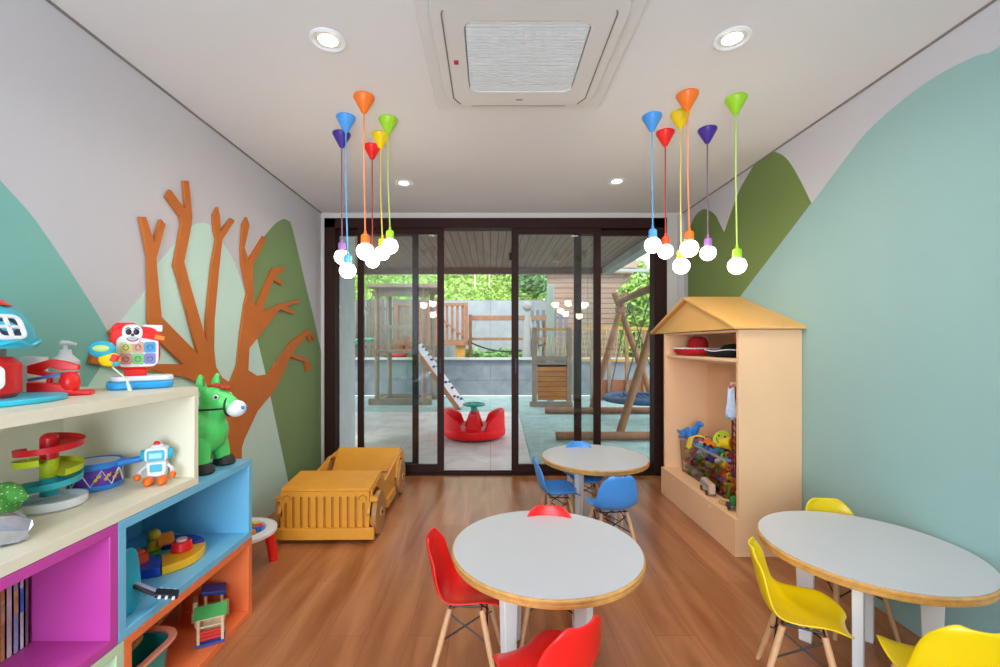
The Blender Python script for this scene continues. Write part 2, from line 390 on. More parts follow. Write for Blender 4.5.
P('badge', MB().box((0, .335+.01, -.0335), (.034, .009, .003)), mat('badge_grey', '8F8B88', .4), t)

def downlight(i, x, y, e, label):
    t = T('recessed_downlight', label, 'ceiling light', (x, y, ZC), 0, None)
    P('trim_ring', MB().lathe([(.056, -.001), (.078, -.001), (.078, -.006), (.070, -.009), (.056, -.004), (.056, -.001)], n=32), m_plast, t)
    P('reflector', MB().lathe([(.0555, -.0012), (.054, -.0035), (.050, -.0045), (.042, -.0035)], n=32), mat('reflector_white', 'F0EFEA', .25, .02, 4), t)
    P('lamp_lens', MB().lathe([(.042, -.0035), (.030, -.006), (.0001, -.0075)], n=24), mat('lens_lit', 'FFFAF0', .4, 0, 5, emit=('FFF8EC', 3)), t)
    l = light('downlight_lamp', 'AREA', (x, y, ZC-.015), e, (1, .95, .88), (0, 0, 0), shape='DISK', size=.10, spread=math.radians(150)); l.parent = t; l.location = (0, 0, -.015)
downlight(0, -.72, 1.95, 2.2, 'round recessed ceiling downlight, the large one left of the air conditioner')
downlight(1, 1.065, 1.94, 2.2, 'round recessed ceiling downlight, the large one right of the air conditioner')
downlight(2, -.724, 3.68, 2.2, 'small far recessed ceiling downlight by the left hanging bulbs')
downlight(3, 1.045, 3.64, 2.2, 'small far recessed ceiling downlight by the right hanging bulbs')
m_bulb = mat('bulb_lit', 'FFF3E0', .3, 0, 5, emit=('FFF0DC', 9))
m_bneck = mat('bulb_neck', 'D9D5D0', .25)
def cordcol(c): return {'red': 'B5302A', 'purple': '7A5A70', 'blue': '5FA9DE', 'yellow': 'E4C860', 'orange': 'F58A58', 'green': 'B9D468'}[c]
def pendant(c, side, px, pyc, pxb, pyb, r=.047):
    D = F*(ZC-H)/(CY-pyc); x = (px-CX)/F*D; x2 = (pxb-CX)/F*D; zb = H+(CY-pyb)/F*D
    t = T('pendant_lamp', '%s pendant cord lamp with round lit bulb in the %s cluster' % (c, side), 'pendant lamp', (x, D, ZC), 0, None)
    P('canopy', MB().lathe([(.0001, -.001), (.056, -.001), (.057, -.008), (.052, -.018), (.014, -.088), (.006, -.094), (.0001, -.094)], n=28), pl(c), t)
    z = zb-ZC
    P('cord', MB().tube([(0, 0, -.092), (0, 0, (z-.092+.1)/2), (x2-x, 0, z+.10)], .0042, 8), mat('cord_'+c, cordcol(c), .6), t)
    sk = 'lilac' if c == 'purple' else c
    P('socket', MB().lathe([(.0001, .115), (.006, .115), (.008, .098), (.022, .088), (.024, .080), (.024, .045), (.0001, .045)], (x2-x, 0, z), 20), mat('socket_'+c, {'red': 'EE4418', 'lilac': '9A6AB0'}.get('red' if c == 'red' else sk, PC.get(c)), .4), t)
    b = P('bulb', MB().lathe([(.0001, -r)]+[(r*sin(pi*k/12), -r*cos(pi*k/12)) for k in range(1, 10)]+[(r*.71, r*.70)], (x2-x, 0, z), 24), m_bulb, t)
    P('bulb_neck', MB().lathe([(r*.71, r*.70), (r*.55, r*.86), (.023, r*.99), (.0001, r*.99)], (x2-x, 0, z), 24), m_bneck, b)
    # each bulb shines
    l = light('bulb_light', 'POINT', (0, 0, 0), 2.3, (1, .83, .62), shadow_soft_size=.05); l.parent = t; l.location = (x2-x, 0, z-.0)
    return t
for a in (('orange', 'left', 364, 96.5, 365.3, 251.5), ('blue', 'left', 346, 117, 347.7, 270.5), ('purple', 'left', 341.7, 133.5, 342, 257), ('red', 'left', 372.2, 146, 372.5, 261),
          ('yellow', 'left', 380.5, 134, 382.3, 253), ('green', 'left', 388, 119, 390, 246),
          ('orange', 'right', 687.6, 94, 689.2, 248.4), ('green', 'right', 735.8, 98, 737, 265.7), ('yellow', 'right', 680.4, 113, 681.3, 266), ('blue', 'right', 652, 116, 652.7, 245),
          ('red', 'right', 665.3, 132, 665.6, 251.5), ('purple', 'right', 707.4, 129, 708, 253)): pendant(*a)

# ================================================================== TABLES AND CHAIRS
def make_table(label, loc, rz):
    t = T('round_table', label, 'table', loc, rz, None); R, z = (.39 if loc[0] > 1 else .398), .5
    P('tabletop', MB().lathe([(.0001, z-.004), (R-.014, z-.004), (R-.008, z-.003), (R-.007, z), (.0001, z)][::1], n=72), m_tabletop, t)
    P('edge_band', MB().lathe([(.0001, z-.040), (R-.012, z-.040), (R-.004, z-.035), (R-.001, z-.023), (R-.004, z-.021), (R-.001, z-.018), (R, z-.008), (R-.004, z-.0035), (R-.008, z-.003), (R-.014, z-.0045), (.0001, z-.0045)], n=72), m_ply, t, label='layered plywood rim')
    w = MB(); o = [(.215*cos(2*pi*k/40), .225*sin(2*pi*k/40)) for k in range(40)]; i_ = [(.19*cos(2*pi*k/40), .19*sin(2*pi*k/40)) for k in range(40)]
    ring(w, o, i_, z-.085, z-.041); P('apron', w, m_white, t)
    for k in range(4):
        a = k*pi/2
        u, v = Vector((cos(a), sin(a), 0)), Vector((-sin(a), cos(a), 0))
        w = MB().prism([(.160, z-.041), (.243, z-.041), (.228, .0), (.180, .0), (.172, .30)], -v*.0175, u, (0, 0, 1), v*.035)
        P('leg', w, m_white, t, bev=.003)
    return t
q = math.radians(45)
make_table('round white-topped table in the middle foreground with red chairs', (.235, 1.86, 0), q-.14)
make_table('round white-topped table at the back by the glass doors with blue chairs', (.79, 3.35, 0), q)
make_table('round white-topped table against the right wall with yellow chairs', (1.583, 1.865, 0), q)

def chair(color, label, loc, rz):
    t = T('shell_chair', label, 'chair', loc, rz, None)
    st = [(.152, .296, .070), (.149, .303, .098), (.136, .312, .122), (.09, .316, .140), (.04, .312, .148), (-.02, .306, .152), (-.08, .306, .152), (-.125, .322, .146), (-.152, .352, .141), (-.168, .395, .138),
          (-.180, .440, .130), (-.192, .485, .115), (-.201, .520, .097), (-.206, .538, .076), (-.209, .548, .050)]
    n = 12; vs = []
    st = [(x_*.86, z_, h_) for x_, z_, h_ in st]
    for i, (x, z, hw) in enumerate(st):
        a, b = st[max(i-1, 0)], st[min(i+1, len(st)-1)]
        d = Vector((b[0]-a[0], 0, b[1]-a[1])).normalized(); nr = Vector((-d.z, 0, d.x)) * -1
        if nr.z < 0 and i < 7: nr = -nr
        if i >= 7: nr = Vector((abs(nr.x), 0, nr.z if nr.x > 0 else -nr.z))
        cu = .036 if 2 < i < 12 else .018
        for k in range(n+1):
            u = -1+2*k/n; q_ = abs(u)**2.4*cu
            vs.append((x+nr.x*q_, u*hw, z+nr.z*q_))
    fs = [(i*(n+1)+k, i*(n+1)+k+1, (i+1)*(n+1)+k+1, (i+1)*(n+1)+k) for i in range(len(st)-1) for k in range(n)]
    w = MB().add(vs, fs); P('seat_shell', w, pl(color, .32), t, solid=.008, sub=1)
    tops = {}
    for sx in (1, -1):
        for sy in (1, -1):
            a = Vector((sx*.064-.005, sy*.085, .288)); b = Vector((sx*.135-.01, sy*.135, .0)); tops[sx, sy] = (a, b)
            P('leg', MB().tube([a, a.lerp(b, .3), b], [.0115, .0125, .0085], 12), m_beech, t)
    w = MB()
    for sx in (1, -1):
        w.tube([tops[sx, 1][0]+Vector((0, -.0, .005)), tops[sx, -1][0]+Vector((0, .0, .005))], .004, 6)
    for sy in (1, -1):
        w.tube([tops[1, sy][0]+Vector((0, -sy*.01, .004)), tops[-1, sy][0]+Vector((0, -sy*.01, .004))], .004, 6)
    for (p, r_) in (((1, 1), (1, -1)), ((1, -1), (-1, -1)), ((-1, -1), (-1, 1)), ((-1, 1), (1, 1))):
        for (s_, e_) in ((p, r_), (r_, p)):
            w.tube([tops[s_][0].lerp(tops[s_][1], .06), tops[e_][0].lerp(tops[e_][1], .42)], .0034, 6)
    P('wire_brace', w, m_black, t)
    return t
def heading(dx, dy): return math.atan2(dy, dx)
chair('red', 'red shell chair at the left side of the front table', (-.088, 1.85, 0), heading(1, -.08))
chair('red', 'red shell chair nearest the camera, cut by the bottom edge below the front table', (.170, 1.405, 0), heading(-.55, .83))
chair('red', 'red shell chair on the far side of the front table, only its back rim showing', (.275, 2.02, 0), heading(-.10, -1))
chair('blue', 'blue shell chair at the left side of the back table', (.478, 3.11, 0), heading(1, .02))
chair('blue', 'blue shell chair with its back to the camera at the back table', (.770, 2.84, 0), heading(-.14, 1))
chair('blue', 'blue shell chair on the far side of the back table by the doors', (.73, 3.47, 0), heading(.05, -1))
chair('yellow', 'yellow shell chair turned sideways at the left of the right table', (1.205, 1.70, 0), heading(.86, -.5))
chair('yellow', 'yellow shell chair in the bottom right corner with its back to the camera', (1.433, 1.395, 0), heading(.30, .95))
chair('yellow', 'yellow shell chair behind the right table against the teal wall', (1.72, 2.12, 0), heading(-.1, -1))

# ================================================================== LEFT STORAGE UNITS
SX = -1.196
def unit(label, y0, y1, z0, z1, m, th=.03, th_h=None, back=True, xf=SX):
    t = T('storage_cube', label, 'shelf unit', ((XL+.004+xf)/2, (y0+y1)/2, z0)); hx = (xf-(XL+.004))/2; hy = (y1-y0)/2; h = z1-z0; th_h = th_h or th
    P('top_panel', MB().box((0, 0, h-th_h/2), (2*hx, 2*hy, th_h)), m, t, bev=.0015)
    P('bottom_panel', MB().box((0, 0, th_h/2), (2*hx, 2*hy, th_h)), m, t, bev=.0015)
    for s in (-1, 1): P('side_panel', MB().box((0, s*(hy-th/2), h/2), (2*hx, th, h-2*th_h)), m, t, bev=.0015)
    P('back_panel', MB().box((-hx+.006, 0, h/2), (.012, 2*hy-2*th, h-2*th_h)), m, t)
    return t
G = .002
unit('orange open storage cube on the floor below the blue one', 1.438, 2.206, 0, .384, m_orange)
unit('light blue open storage cube under the green donkey toy', 1.415, 2.206, .386, .776, m_blue)
unit('magenta open storage cube holding picture books', .60, 1.413, .386, .776, m_purple)
unit('pale green storage cube on the floor below the magenta one', .60, 1.436, 0, .384, m_pgreen, .03)
unit('long cream open shelf unit on top of the coloured cubes', .20, 1.802, .778, 1.176, m_cream, .026, .034)

# ---- green hopping donkey
t = T('hopping_donkey', 'green inflatable hopping donkey toy with white muzzle on the blue cube', 'ride-on toy', (-1.44, 2.03, .777))
m_dg = mat('donkey_green', '5CE070', .35, .04, 4)
w = MB()
w.ball((0, 0, .165), .105, (1.45, 1, .95)); w.ball((.115, 0, .175), .104, (1, 1, 1.02)); w.tube([(.12, 0, .2), (.155, 0, .26), (.160, 0, .31)], [.085, .058, .052], 14)
w.ball((.165, 0, .325), .062, (1, .95, .9)); w.tube([(.165, 0, .325), (.215, 0, .305), (.255, 0, .285)], [.058, .048, .038], 14)
for sx, xx in ((1, .135), (-1, -.11)):
    for sy in (-1, 1): w.tube([(xx, sy*.055, .13), (xx+.015, sy*.072, .07), (xx+.02, sy*.078, .03)], [.052, .040, .036], 12)
for sy in (-1, 1): w.tube([(.145, sy*.038, .355), (.138, sy*.056, .40), (.142, sy*.064, .438)], [.018, .020, .009], 10)
P('body', w, m_dg, t, remesh=.006)
P('muzzle', MB().ball((.267, 0, .278), .041, (1.05, 1, .95)), mat('muzzle_white', 'EDEFF2', .35), t)
P('nostril', MB().ball((.303, -.014, .283), .009).ball((.303, .014, .283), .009), mat('nostril_blue', '2E8CD8', .4), t)
w = MB()
for sy in (-1, 1): w.ball((.153, sy*.059, .402), .011, (.6, .5, 1.9))
P('ear_lining', w, mat('ear_grey', '6B7A5C', .6), t)
w = MB()
for i in range(7): w.ball((.185+.012*(i-3), .006*((-1)**i), .385-.0035*abs(i-2)), .013, (1.2, 1.3, .7))
P('mane', w, mat('mane_red', 'C4391F', .5), t)
P('bridle', MB().tube([(.238, .046*cos(a), .290+.046*sin(a)) for a in [2*pi*k/20 for k in range(20)]], .0045, 6, True).tube([(.236, -.045, .282), (.19, -.060, .280), (.14, -.060, .278), (.105, -.050, .277)], .004, 6).tube([(.236, .045, .282), (.19, .060, .280), (.14, .060, .278), (.105, .050, .277)], .004, 6), m_black, t)
for sy in (-1, 1):
    e = P('eye', MB().ball((.205, sy*.0525, .335), .0125, (1, .6, 1)), mat('eye_white', 'E8EDE8', .3), t)
    P('pupil', MB().ball((.209, sy*.0585, .335), .007, (1, .5, 1)), m_black, e)
for xx in (.157, -.088):
    for sy in (-1, 1): P('hoof', MB().lathe([(.0001, .002), (.040, .002), (.044, .008), (.041, .030), (.030, .045), (.0001, .045)], (xx+.006, sy*.079, 0), 20, sx=1.15), m_rub, t)

# ---- register toy on top of the cream unit, turned towards the camera
ang = math.atan2(.17, .125)      # direction of its front edge
t = T('talking_register_toy', 'red toy cash register with a smiling face on a blue base', 'toy', (-1.395, 1.755, 1.177), ang-.22)
t.scale = (.84, 1, .97)
m_r = pl('red'); m_sky = mat('toy_sky_blue', '2FA4E4', .35)
def rbox(mb, c, w_, h_, d, r, axis='Y'):   # rounded slab: w along x, h along z, depth d along y
    pts = rrect(w_, h_, r); return mb.prism(pts, (c[0], c[1]-d/2, c[2]), (1, 0, 0), (0, 0, 1), (0, d, 0))
w = MB().prism(rrect(.25, .155, .05), (0, 0, 0), (1, 0, 0), (0, 1, 0), (0, 0, .030)); P('base', w, m_sky, t, bev=.009)
w = MB().prism(rrect(.235, .135, .045), (.008, 0, .031), (1, 0, 0), (0, 1, 0), (0, 0, .020)); P('tray', w, m_plast, t, bev=.005)
P('neck', MB().box((-.02, 0, .065), (.085, .05, .035)), m_r, t, bev=.008)
w = MB(); rbox(w, (-.02, 0, .165), .185, .17, .055, .05); rbox(w, (-.055, .002, .235), .10, .06, .045, .028); P('head', w, m_r, t, bev=.006)
P('screen_rim', rbox(MB(), (-.012, -.030, .150), .155, .125, .006, .03), m_plast, t, bev=.002)
cs = ['E6DC7A', 'E8A98A', '4DA3DC', 'E89A8A', '8CCB78', '8E86C8']
for i, c in enumerate(cs):
    x, z = -.056+(i % 3)*.044, .166-(i//3)*.046
    b = P('picture_button', rbox(MB(), (x, -.0355, z), .042, .043, .005, .008), mat('button_'+c, c, .5), t)
    P('button_face', MB().tube([(x+.011*cos(a), -.0387, z+.011*sin(a)) for a in [2*pi*k/12 for k in range(12)]], .0013, 5, True).ball((x-.005, -.0385, z+.003), .002).ball((x+.005, -.0385, z+.003), .002), mat('button_mark', '5B5A62', .5), b)
f = P('face_mask', rbox(MB(), (-.032, -.037, .225), .075, .065, .010, .028).prism(rrect(.052, .032, .014), (-.032, -.042, .195), (1, 0, 0), (0, 0, 1), (0, .01, 0)), m_plast, t, bev=.003)
for s in (-1, 1):
    P('eye', MB().ball((-.032+s*.014, -.0425, .228), .011, (1, .4, 1.1)), m_black, f)
    P('eyebrow', MB().tube([(-.032+s*.006, -.0425, .240), (-.032+s*.016, -.0425, .245), (-.032+s*.025, -.0425, .240)], .002, 6), m_black, f)
P('mouth', MB().tube([(-.032+.020*cos(a), -.043, .203+.012*sin(a)) for a in [pi+pi*k/8 for k in range(9)]], .0025, 6), mat('mouth_red', 'B92A25', .4), f)
P('nose', MB().ball((-.032, -.044, .216), .006), mat('nose_dark', '6b2a22', .4), f)
P('receipt_slot', MB().box((.045, .01, .245), (.075, .035, .028)), m_plast, t, bev=.003)
P('card_lever', MB().bar((.0, -.035, .218), (.085, -.035, .202), .014, .026), m_r, t, bev=.005)
P('card_lever_tip', MB().bar((.05, -.044, .209), (.086, -.044, .202), .004, .016), mat('toy_orange', 'F98A2C', .4), t)
hs = T('toy_scanner', 'blue and yellow toy hand scanner beside the red register', 'toy', (-1.40, 1.60, 1.177), .35)
hs.parent = None
P('scanner_stand', MB().tube([(.07, .01, .0), (.06, .005, .045), (.02, 0, .09)], [.008, .003, .003], 8), mat('toy_pale', 'DDE9C8', .4), hs)
P('scanner_head', MB().ball((-.01, 0, .155), .042, (1, .45, .75)), mat('toy_cyan', '36AFC8', .35), hs)
P('scanner_screen', MB().ball((-.008, -.014, .158), .026, (1, .35, .5)), mat('toy_lime', 'C8E07A', .4), hs)
P('scanner_grip', MB().ball((.012, 0, .118), .032, (1.05, .5, .85)), pl('yellow'), hs)
P('trigger', MB().box((.032, -.012, .122), (.022, .02, .026), M=Matrix.Rotation(.4, 3, 'Y')), m_r, hs, bev=.004)
P('trigger_knob', MB().ball((.036, -.012, .102), .011), mat('toy_cyan', '36AFC8', .35), hs)

# ---- soap dispenser
t = T('soap_dispenser', 'clear pump bottle with a white pump top on the cream unit', 'bottle', (-1.60, 1.655, 1.177))
t.scale = (.9, .9, .93)
P('bottle', MB().lathe([(.0001, 0), (.043, 0), (.047, .006), (.047, .105), (.040, .118), (.0001, .118)], n=28), mat('frosted_clear', 'EDF2F2', .3, 0, 5, trans=.35), t)
P('collar', MB().lathe([(.047, .108), (.047, .118), (.022, .145), (.019, .165), (.0001, .165)], n=28), m_plast, t)
P('pump', MB().cyl((0, 0, .163), (0, 0, .185), .008).tube([(-.012, 0, .19), (.01, 0, .191), (.045, .0, .187)], [.012, .010, .005], 10), m_plast, t)

# ---- mushroom house play set at the left edge
t = T('toy_house_playset', 'red and turquoise mushroom-shaped toy house at the left edge', 'toy house', (-1.514, 1.262, 1.177))
m_tq = mat('toy_turquoise', '35C3DC', .35); 
w = MB().prism([(-.12, -.12), (.10, -.13), (.20, -.04), (.27, .05), (.29, .12), (.22, .16), (.0, .14), (-.12, .10)], (-.0, 0, 0), (1, 0, 0), (0, 1, 0), (0, 0, .014)); 
w = MB().prism(smoothpoly([(.02, -.16), (.10, -.13), (.17, -.06), (.19, .04), (.17, .13), (.10, .19), (-.04, .17), (-.14, .10), (-.16, -.06), (-.08, -.15), (.02, -.16)])[:-1], (0, 0, 0), (1, 0, 0), (0, 1, 0), (0, 0, .016))
P('base', w, m_tq, t, bev=.004)
P('house_wall', MB().lathe([(.105, .017), (.118, .03), (.118, .115), (.100, .135), (.0001, .135)], n=28), m_r, t)
P('upper_wall', MB().lathe([(.085, .136), (.085, .160), (.0001, .160)], n=28), mat('toy_greybrown', 'A9A29C', .5), t)
w = MB(); n = 36; prof = [(.138, .160), (.146, .168), (.150, .19), (.142, .225), (.115, .268), (.075, .295), (.035, .306), (.0001, .309)]
w.lathe([(.0001, .161)]+prof, n=36)
P('roof', w, m_tq, t)
P('roof_scallops', MB().tube([((.150+.004*cos(9*a))*cos(a), (.150+.004*cos(9*a))*sin(a), .176+.007*cos(9*a)) for a in [2*pi*k/72 for k in range(72)]], .007, 6, True), m_tq, t)
P('roof_cap', MB().lathe([(.098, .288), (.080, .304), (.045, .318), (.0001, .323)], n=28), m_r, t)
def house_window(a, r, z, sz, tilt):
    M = Matrix.Rotation(a, 3, 'Z') @ Matrix.Rotation(-tilt, 3, 'Y'); c = Vector((r*cos(a), r*sin(a), z))
    pts = rrect(sz, sz, sz*.3)
    fr = MB(); o = pts; i_ = rrect(sz*.72, sz*.72, sz*.12); ring(fr, o, i_, -.006, .006)
    fr.box((0, 0, 0), (sz*.75, sz*.12, .010)); fr.box((0, 0, 0), (sz*.12, sz*.75, .010))
    R = M @ Matrix(((0, 0, 1), (1, 0, 0), (0, 1, 0)))
    fr.v = [tuple(R @ Vector(v) + c) for v in fr.v]
    g = MB().box((0, 0, -.003), (sz*.8, sz*.8, .004)); g.v = [tuple(R @ Vector(v) + c) for v in g.v]
    f = P('toy_window', fr, m_plast, t, bev=.0015); P('window_pane', g, mat('toy_dark_blue', '17324A', .3), f)
va = math.atan2(-1.24, 1.515)
house_window(va+.62, .141, .222, .078, .40)
house_window(va+.35, .121, .078, .072, 0)
house_window(va-.5, .121, .078, .072, 0)
P('lamp_globe', MB().ball((.095*cos(va+.55), .095*sin(va+.55), .148), .018), m_plast, t)
t = T('toy_slide_ramp', 'red plastic ramp and bridge piece beside the toy house', 'toy', (-1.468, 1.487, 1.177), math.radians(28))
t.scale = (.66, .85, .85)
P('ramp_bed', MB().prism([(-.10, 0), (.145, 0), (.145, .018), (.075, .018), (.07, .045), (-.10, .058)], (0, -.03, 0), (1, 0, 0), (0, 0, 1), (0, .06, 0)), m_r, t, bev=.005)
P('dome', MB().ball((.055, -.005, .05), .043, (1, .8, 1.05)), m_r, t)
P('upper_arm', MB().prism([(-.11, .12), (-.02, .145), (.035, .135), (.085, .118), (.085, .10), (.02, .10), (-.03, .112), (-.055, .10), (-.02, .088), (.085, .094), (.06, .075), (-.05, .078), (-.11, .09)], (0, .0, 0), (1, 0, 0), (0, 0, 1), (0, .03, 0)), m_r, t, bev=.003)
P('arm_post', MB().cyl((-.03, .015, .05), (-.03, .015, .082), .012), m_r, t)
P('blue_rod', MB().bar((-.09, -.035, .066), (.03, -.035, .085), .008, .012), mat('toy_blue_dark', '2E6FB0', .4), t, label='blue rod')
t = T('cream_jar', 'small white jar behind the red toy ramp', 'jar', (-1.62, 1.56, 1.177))
P('jar_body', MB().lathe([(.0001, 0), (.034, 0), (.036, .004), (.036, .085), (.028, .098), (.0001, .098)], n=24), mat('jar_body', 'E2D8CE', .4), t)
P('lid', MB().lathe([(.0001, .099), (.036, .099), (.037, .103), (.037, .128), (.0001, .130)], n=24), m_plast, t)

# ---- spiral ball tower
ZS = .813
t = T('spiral_ball_tower', 'stacked spiral ball drop toy in red, lime and turquoise', 'toy', (-1.462, 1.465, ZS), -.5)
t.scale = (.80, .80, 1.04)
P('base', MB().lathe([(.0001, 0), (.100, 0), (.108, .006), (.110, .028), (.104, .030), (.100, .012), (.0001, .012)], (.015, 0, 0), 40), m_plast, t)
def spiral(z, col, a0, name):
    w = MB(); w.cyl((-.02, 0, z), (-.02, 0, z+.058), .030, n=28)
    N = 32; vs = []
    for k in range(N+1):
        a = a0+1.75*pi*k/N; ro = .100+.012*sin(pi*k/N); zz = z+.012+.040*k/N
        for (rr, dz) in ((.028, .004), (.06, 0), (ro-.006, .004), (ro, .018), (ro+.003, .018), (ro, -.002), (.06, -.006), (.028, -.002)):
            vs.append((-.02+rr*cos(a), rr*sin(a), zz+dz))
    fs = [(k*8+j, k*8+(j+1) % 8, (k+1)*8+(j+1) % 8, (k+1)*8+j) for k in range(N) for j in range(8)]+[tuple(range(8)), tuple(range(N*8, N*8+8))[::-1]]
    w.add(vs, fs); P(name, w, col, t)
spiral(.031, mat('toy_aqua', '34B9C4', .35), 2.6, 'bottom_spiral'); spiral(.091, mat('toy_lime_yellow', 'BFCF1E', .35), .2, 'middle_spiral'); spiral(.151, mat('toy_dark_red', 'D81A22', .35), 3.6, 'top_spiral')
P('knob', MB().ball((-.02, 0, .212), .031, (1, 1, .65)), mat('toy_dark_red', 'D81A22', .35), t)

# ---- toy drum with handle
t = T('toy_drum', 'blue and purple toy drum with a blue handle', 'toy drum', (-1.49, 1.66, ZS), .15)
m_db = mat('drum_blue', '2E86D8', .35)
P('drum_shell', MB().cyl((0, 0, .012), (0, 0, .078), .074, .078, n=32), mat('drum_purple', '6A3CA8', .5, .35, 30), t)
P('bottom_rim', MB().lathe([(.0001, 0), (.080, 0), (.083, .004), (.080, .018), (.0001, .018)], n=32), m_db, t)
P('top_rim', MB().lathe([(.0001, .079), (.078, .075), (.086, .079), (.087, .092), (.080, .100), (.074, .094), (.0001, .093)], n=32), m_db, t)
P('drum_head', MB().cyl((0, 0, .093), (0, 0, .0965), .072, n=32), mat('drum_skin', 'C9CFE8', .5), t)
w = MB(); pts = []
for k in range(17):
    a = 2*pi*k/16; pts.append((.0795*cos(a), .0795*sin(a), .018 if k % 2 else .073))
P('lacing', w.tube(pts, .0028, 6), m_plast, t)
w = MB()
for a in (-1.0, -.62, -.25):
    for dz, da in ((0, 0), (.012, .12)):
        w.ball((.0785*cos(a+da), .0785*sin(a+da), .040+dz), .006); w.tube([(.080*cos(a+da+.06), .080*sin(a+da+.06), .040+dz), (.080*cos(a+da+.06), .080*sin(a+da+.06), .058+dz*.3)], .0016, 5)
P('music_notes', w, mat('note_yellow', 'E8C04A', .5), t)
P('handle', MB().tube([(.080, 0, .086), (.11, .005, .092), (.145, .01, .096), (.152, .01, .096)], [.016, .012, .012, .009], 12), m_db, t)

# ---- small robot
t = T('toy_robot', 'small white toy robot with blue screen head and orange feet', 'toy robot', (-1.293, 1.708, ZS), math.radians(38))
t.scale = (.84, .9, .96)
t.rotation_euler.z = math.radians(25)
m_rc = mat('robot_cyan', '2FB2CE', .35); m_ro = mat('robot_orange', 'FA7216', .35)
P('head', rbox(MB(), (0, 0, .118), .088, .058, .056, .018).ball((0, 0, .145), .03, (1, .8, .5)), m_plast, t, bev=.005)
P('screen', rbox(MB(), (0, -.030, .115), .066, .042, .006, .008), m_rc, t, bev=.002); P('screen_text', MB().box((0, -.0335, .115), (.046, .002, .02)), mat('robot_pale', '9ADCF0', .3), t)
for s in (-1, 1): P('ear', MB().cyl((s*.044, 0, .116), (s*.060, 0, .116), .024, .019, n=20), m_rc, t)
P('top_light', MB().ball((0, -.006, .160), .012, (1.2, 1, .8)), m_r, t)
P('torso', MB().prism([(-.034, .028), (.034, .028), (.040, .088), (-.040, .088)], (0, -.022, 0), (1, 0, 0), (0, 0, 1), (0, .044, 0)), m_plast, t, bev=.006)
P('chest_panel', rbox(MB(), (0, -.024, .064), .046, .030, .005, .005), m_rc, t)
for s in (-1, 1):
    P('arm', MB().tube([(s*.040, -.0, .070), (s*.058, -.014, .058), (s*.064, -.03, .045)], [.007, .007, .010], 10), m_plast, t)
    P('hand', MB().ball((s*.066, -.036, .036), .014), m_ro, t)
    P('foot', MB().ball((s*.026, -.030, .018), .022, (1, 1.5, .8)).ball((s*.026, -.050, .012), .014, (1, 1, .8)), m_ro, t)
    P('leg', MB().cyl((s*.022, 0, .005), (s*.022, 0, .03), .014), m_plast, t)

# ---- green dotted soft toy with silver foil
t = T('soft_toy', 'green dotted soft toy with a crumpled silver foil end', 'soft toy', (-1.425, 1.262, ZS), -.75)
def dotmat():
    m = bpy.data.materials.new('green_dotted_cloth'); m.use_nodes = True; n = m.node_tree; b = n.nodes['Principled BSDF']
    tc = n.nodes.new('ShaderNodeTexCoord'); v = n.nodes.new('ShaderNodeTexVoronoi'); v.inputs['Scale'].default_value = 75; v.inputs['Randomness'].default_value = .2
    r = n.nodes.new('ShaderNodeValToRGB'); r.color_ramp.interpolation = 'CONSTANT'; r.color_ramp.elements[0].color = lin('D3EEBC'); r.color_ramp.elements[1].color = lin('56A84A'); r.color_ramp.elements[1].position = .24
    n.links.new(tc.outputs['Object'], v.inputs['Vector']); n.links.new(v.outputs['Distance'], r.inputs[0]); n.links.new(r.outputs[0], b.inputs['Base Color']); b.inputs['Roughness'].default_value = .85; return m
P('body', MB().tube([(-.11, .025, .045), (-.08, .02, .062), (-.02, .01, .075), (.03, 0, .065), (.07, -.0, .045)], [.035, .042, .044, .038, .030], 14).tube([(-.05, .02, .10), (.0, .04, .105), (.045, .06, .09)], [.03, .022, .014], 10), dotmat(), t, remesh=.005)
w = MB(); random.seed(3)
n_, vs, fs = 26, [], []
for i in range(7):
    x = .075+i*.015; rr = .024+.020*sin(pi*i/8)+.004*i
    for k in range(n_):
        a = 2*pi*k/n_; q_ = rr*(1+random.uniform(-.13, .13)); vs.append((x+random.uniform(-.004, .004), q_*cos(a)*1.2, max(.004, .042-.002*i+q_*sin(a)*.85)))
fs = [(i*n_+k, i*n_+(k+1) % n_, (i+1)*n_+(k+1) % n_, (i+1)*n_+k) for i in range(6) for k in range(n_)]+[tuple(range(n_))[::-1], tuple(range(6*n_, 7*n_))]
P('foil_end', w.add(vs, fs), mat('silver_foil', 'BDBCC6', .25, .1, 30, 0, .85), t, smooth=False)

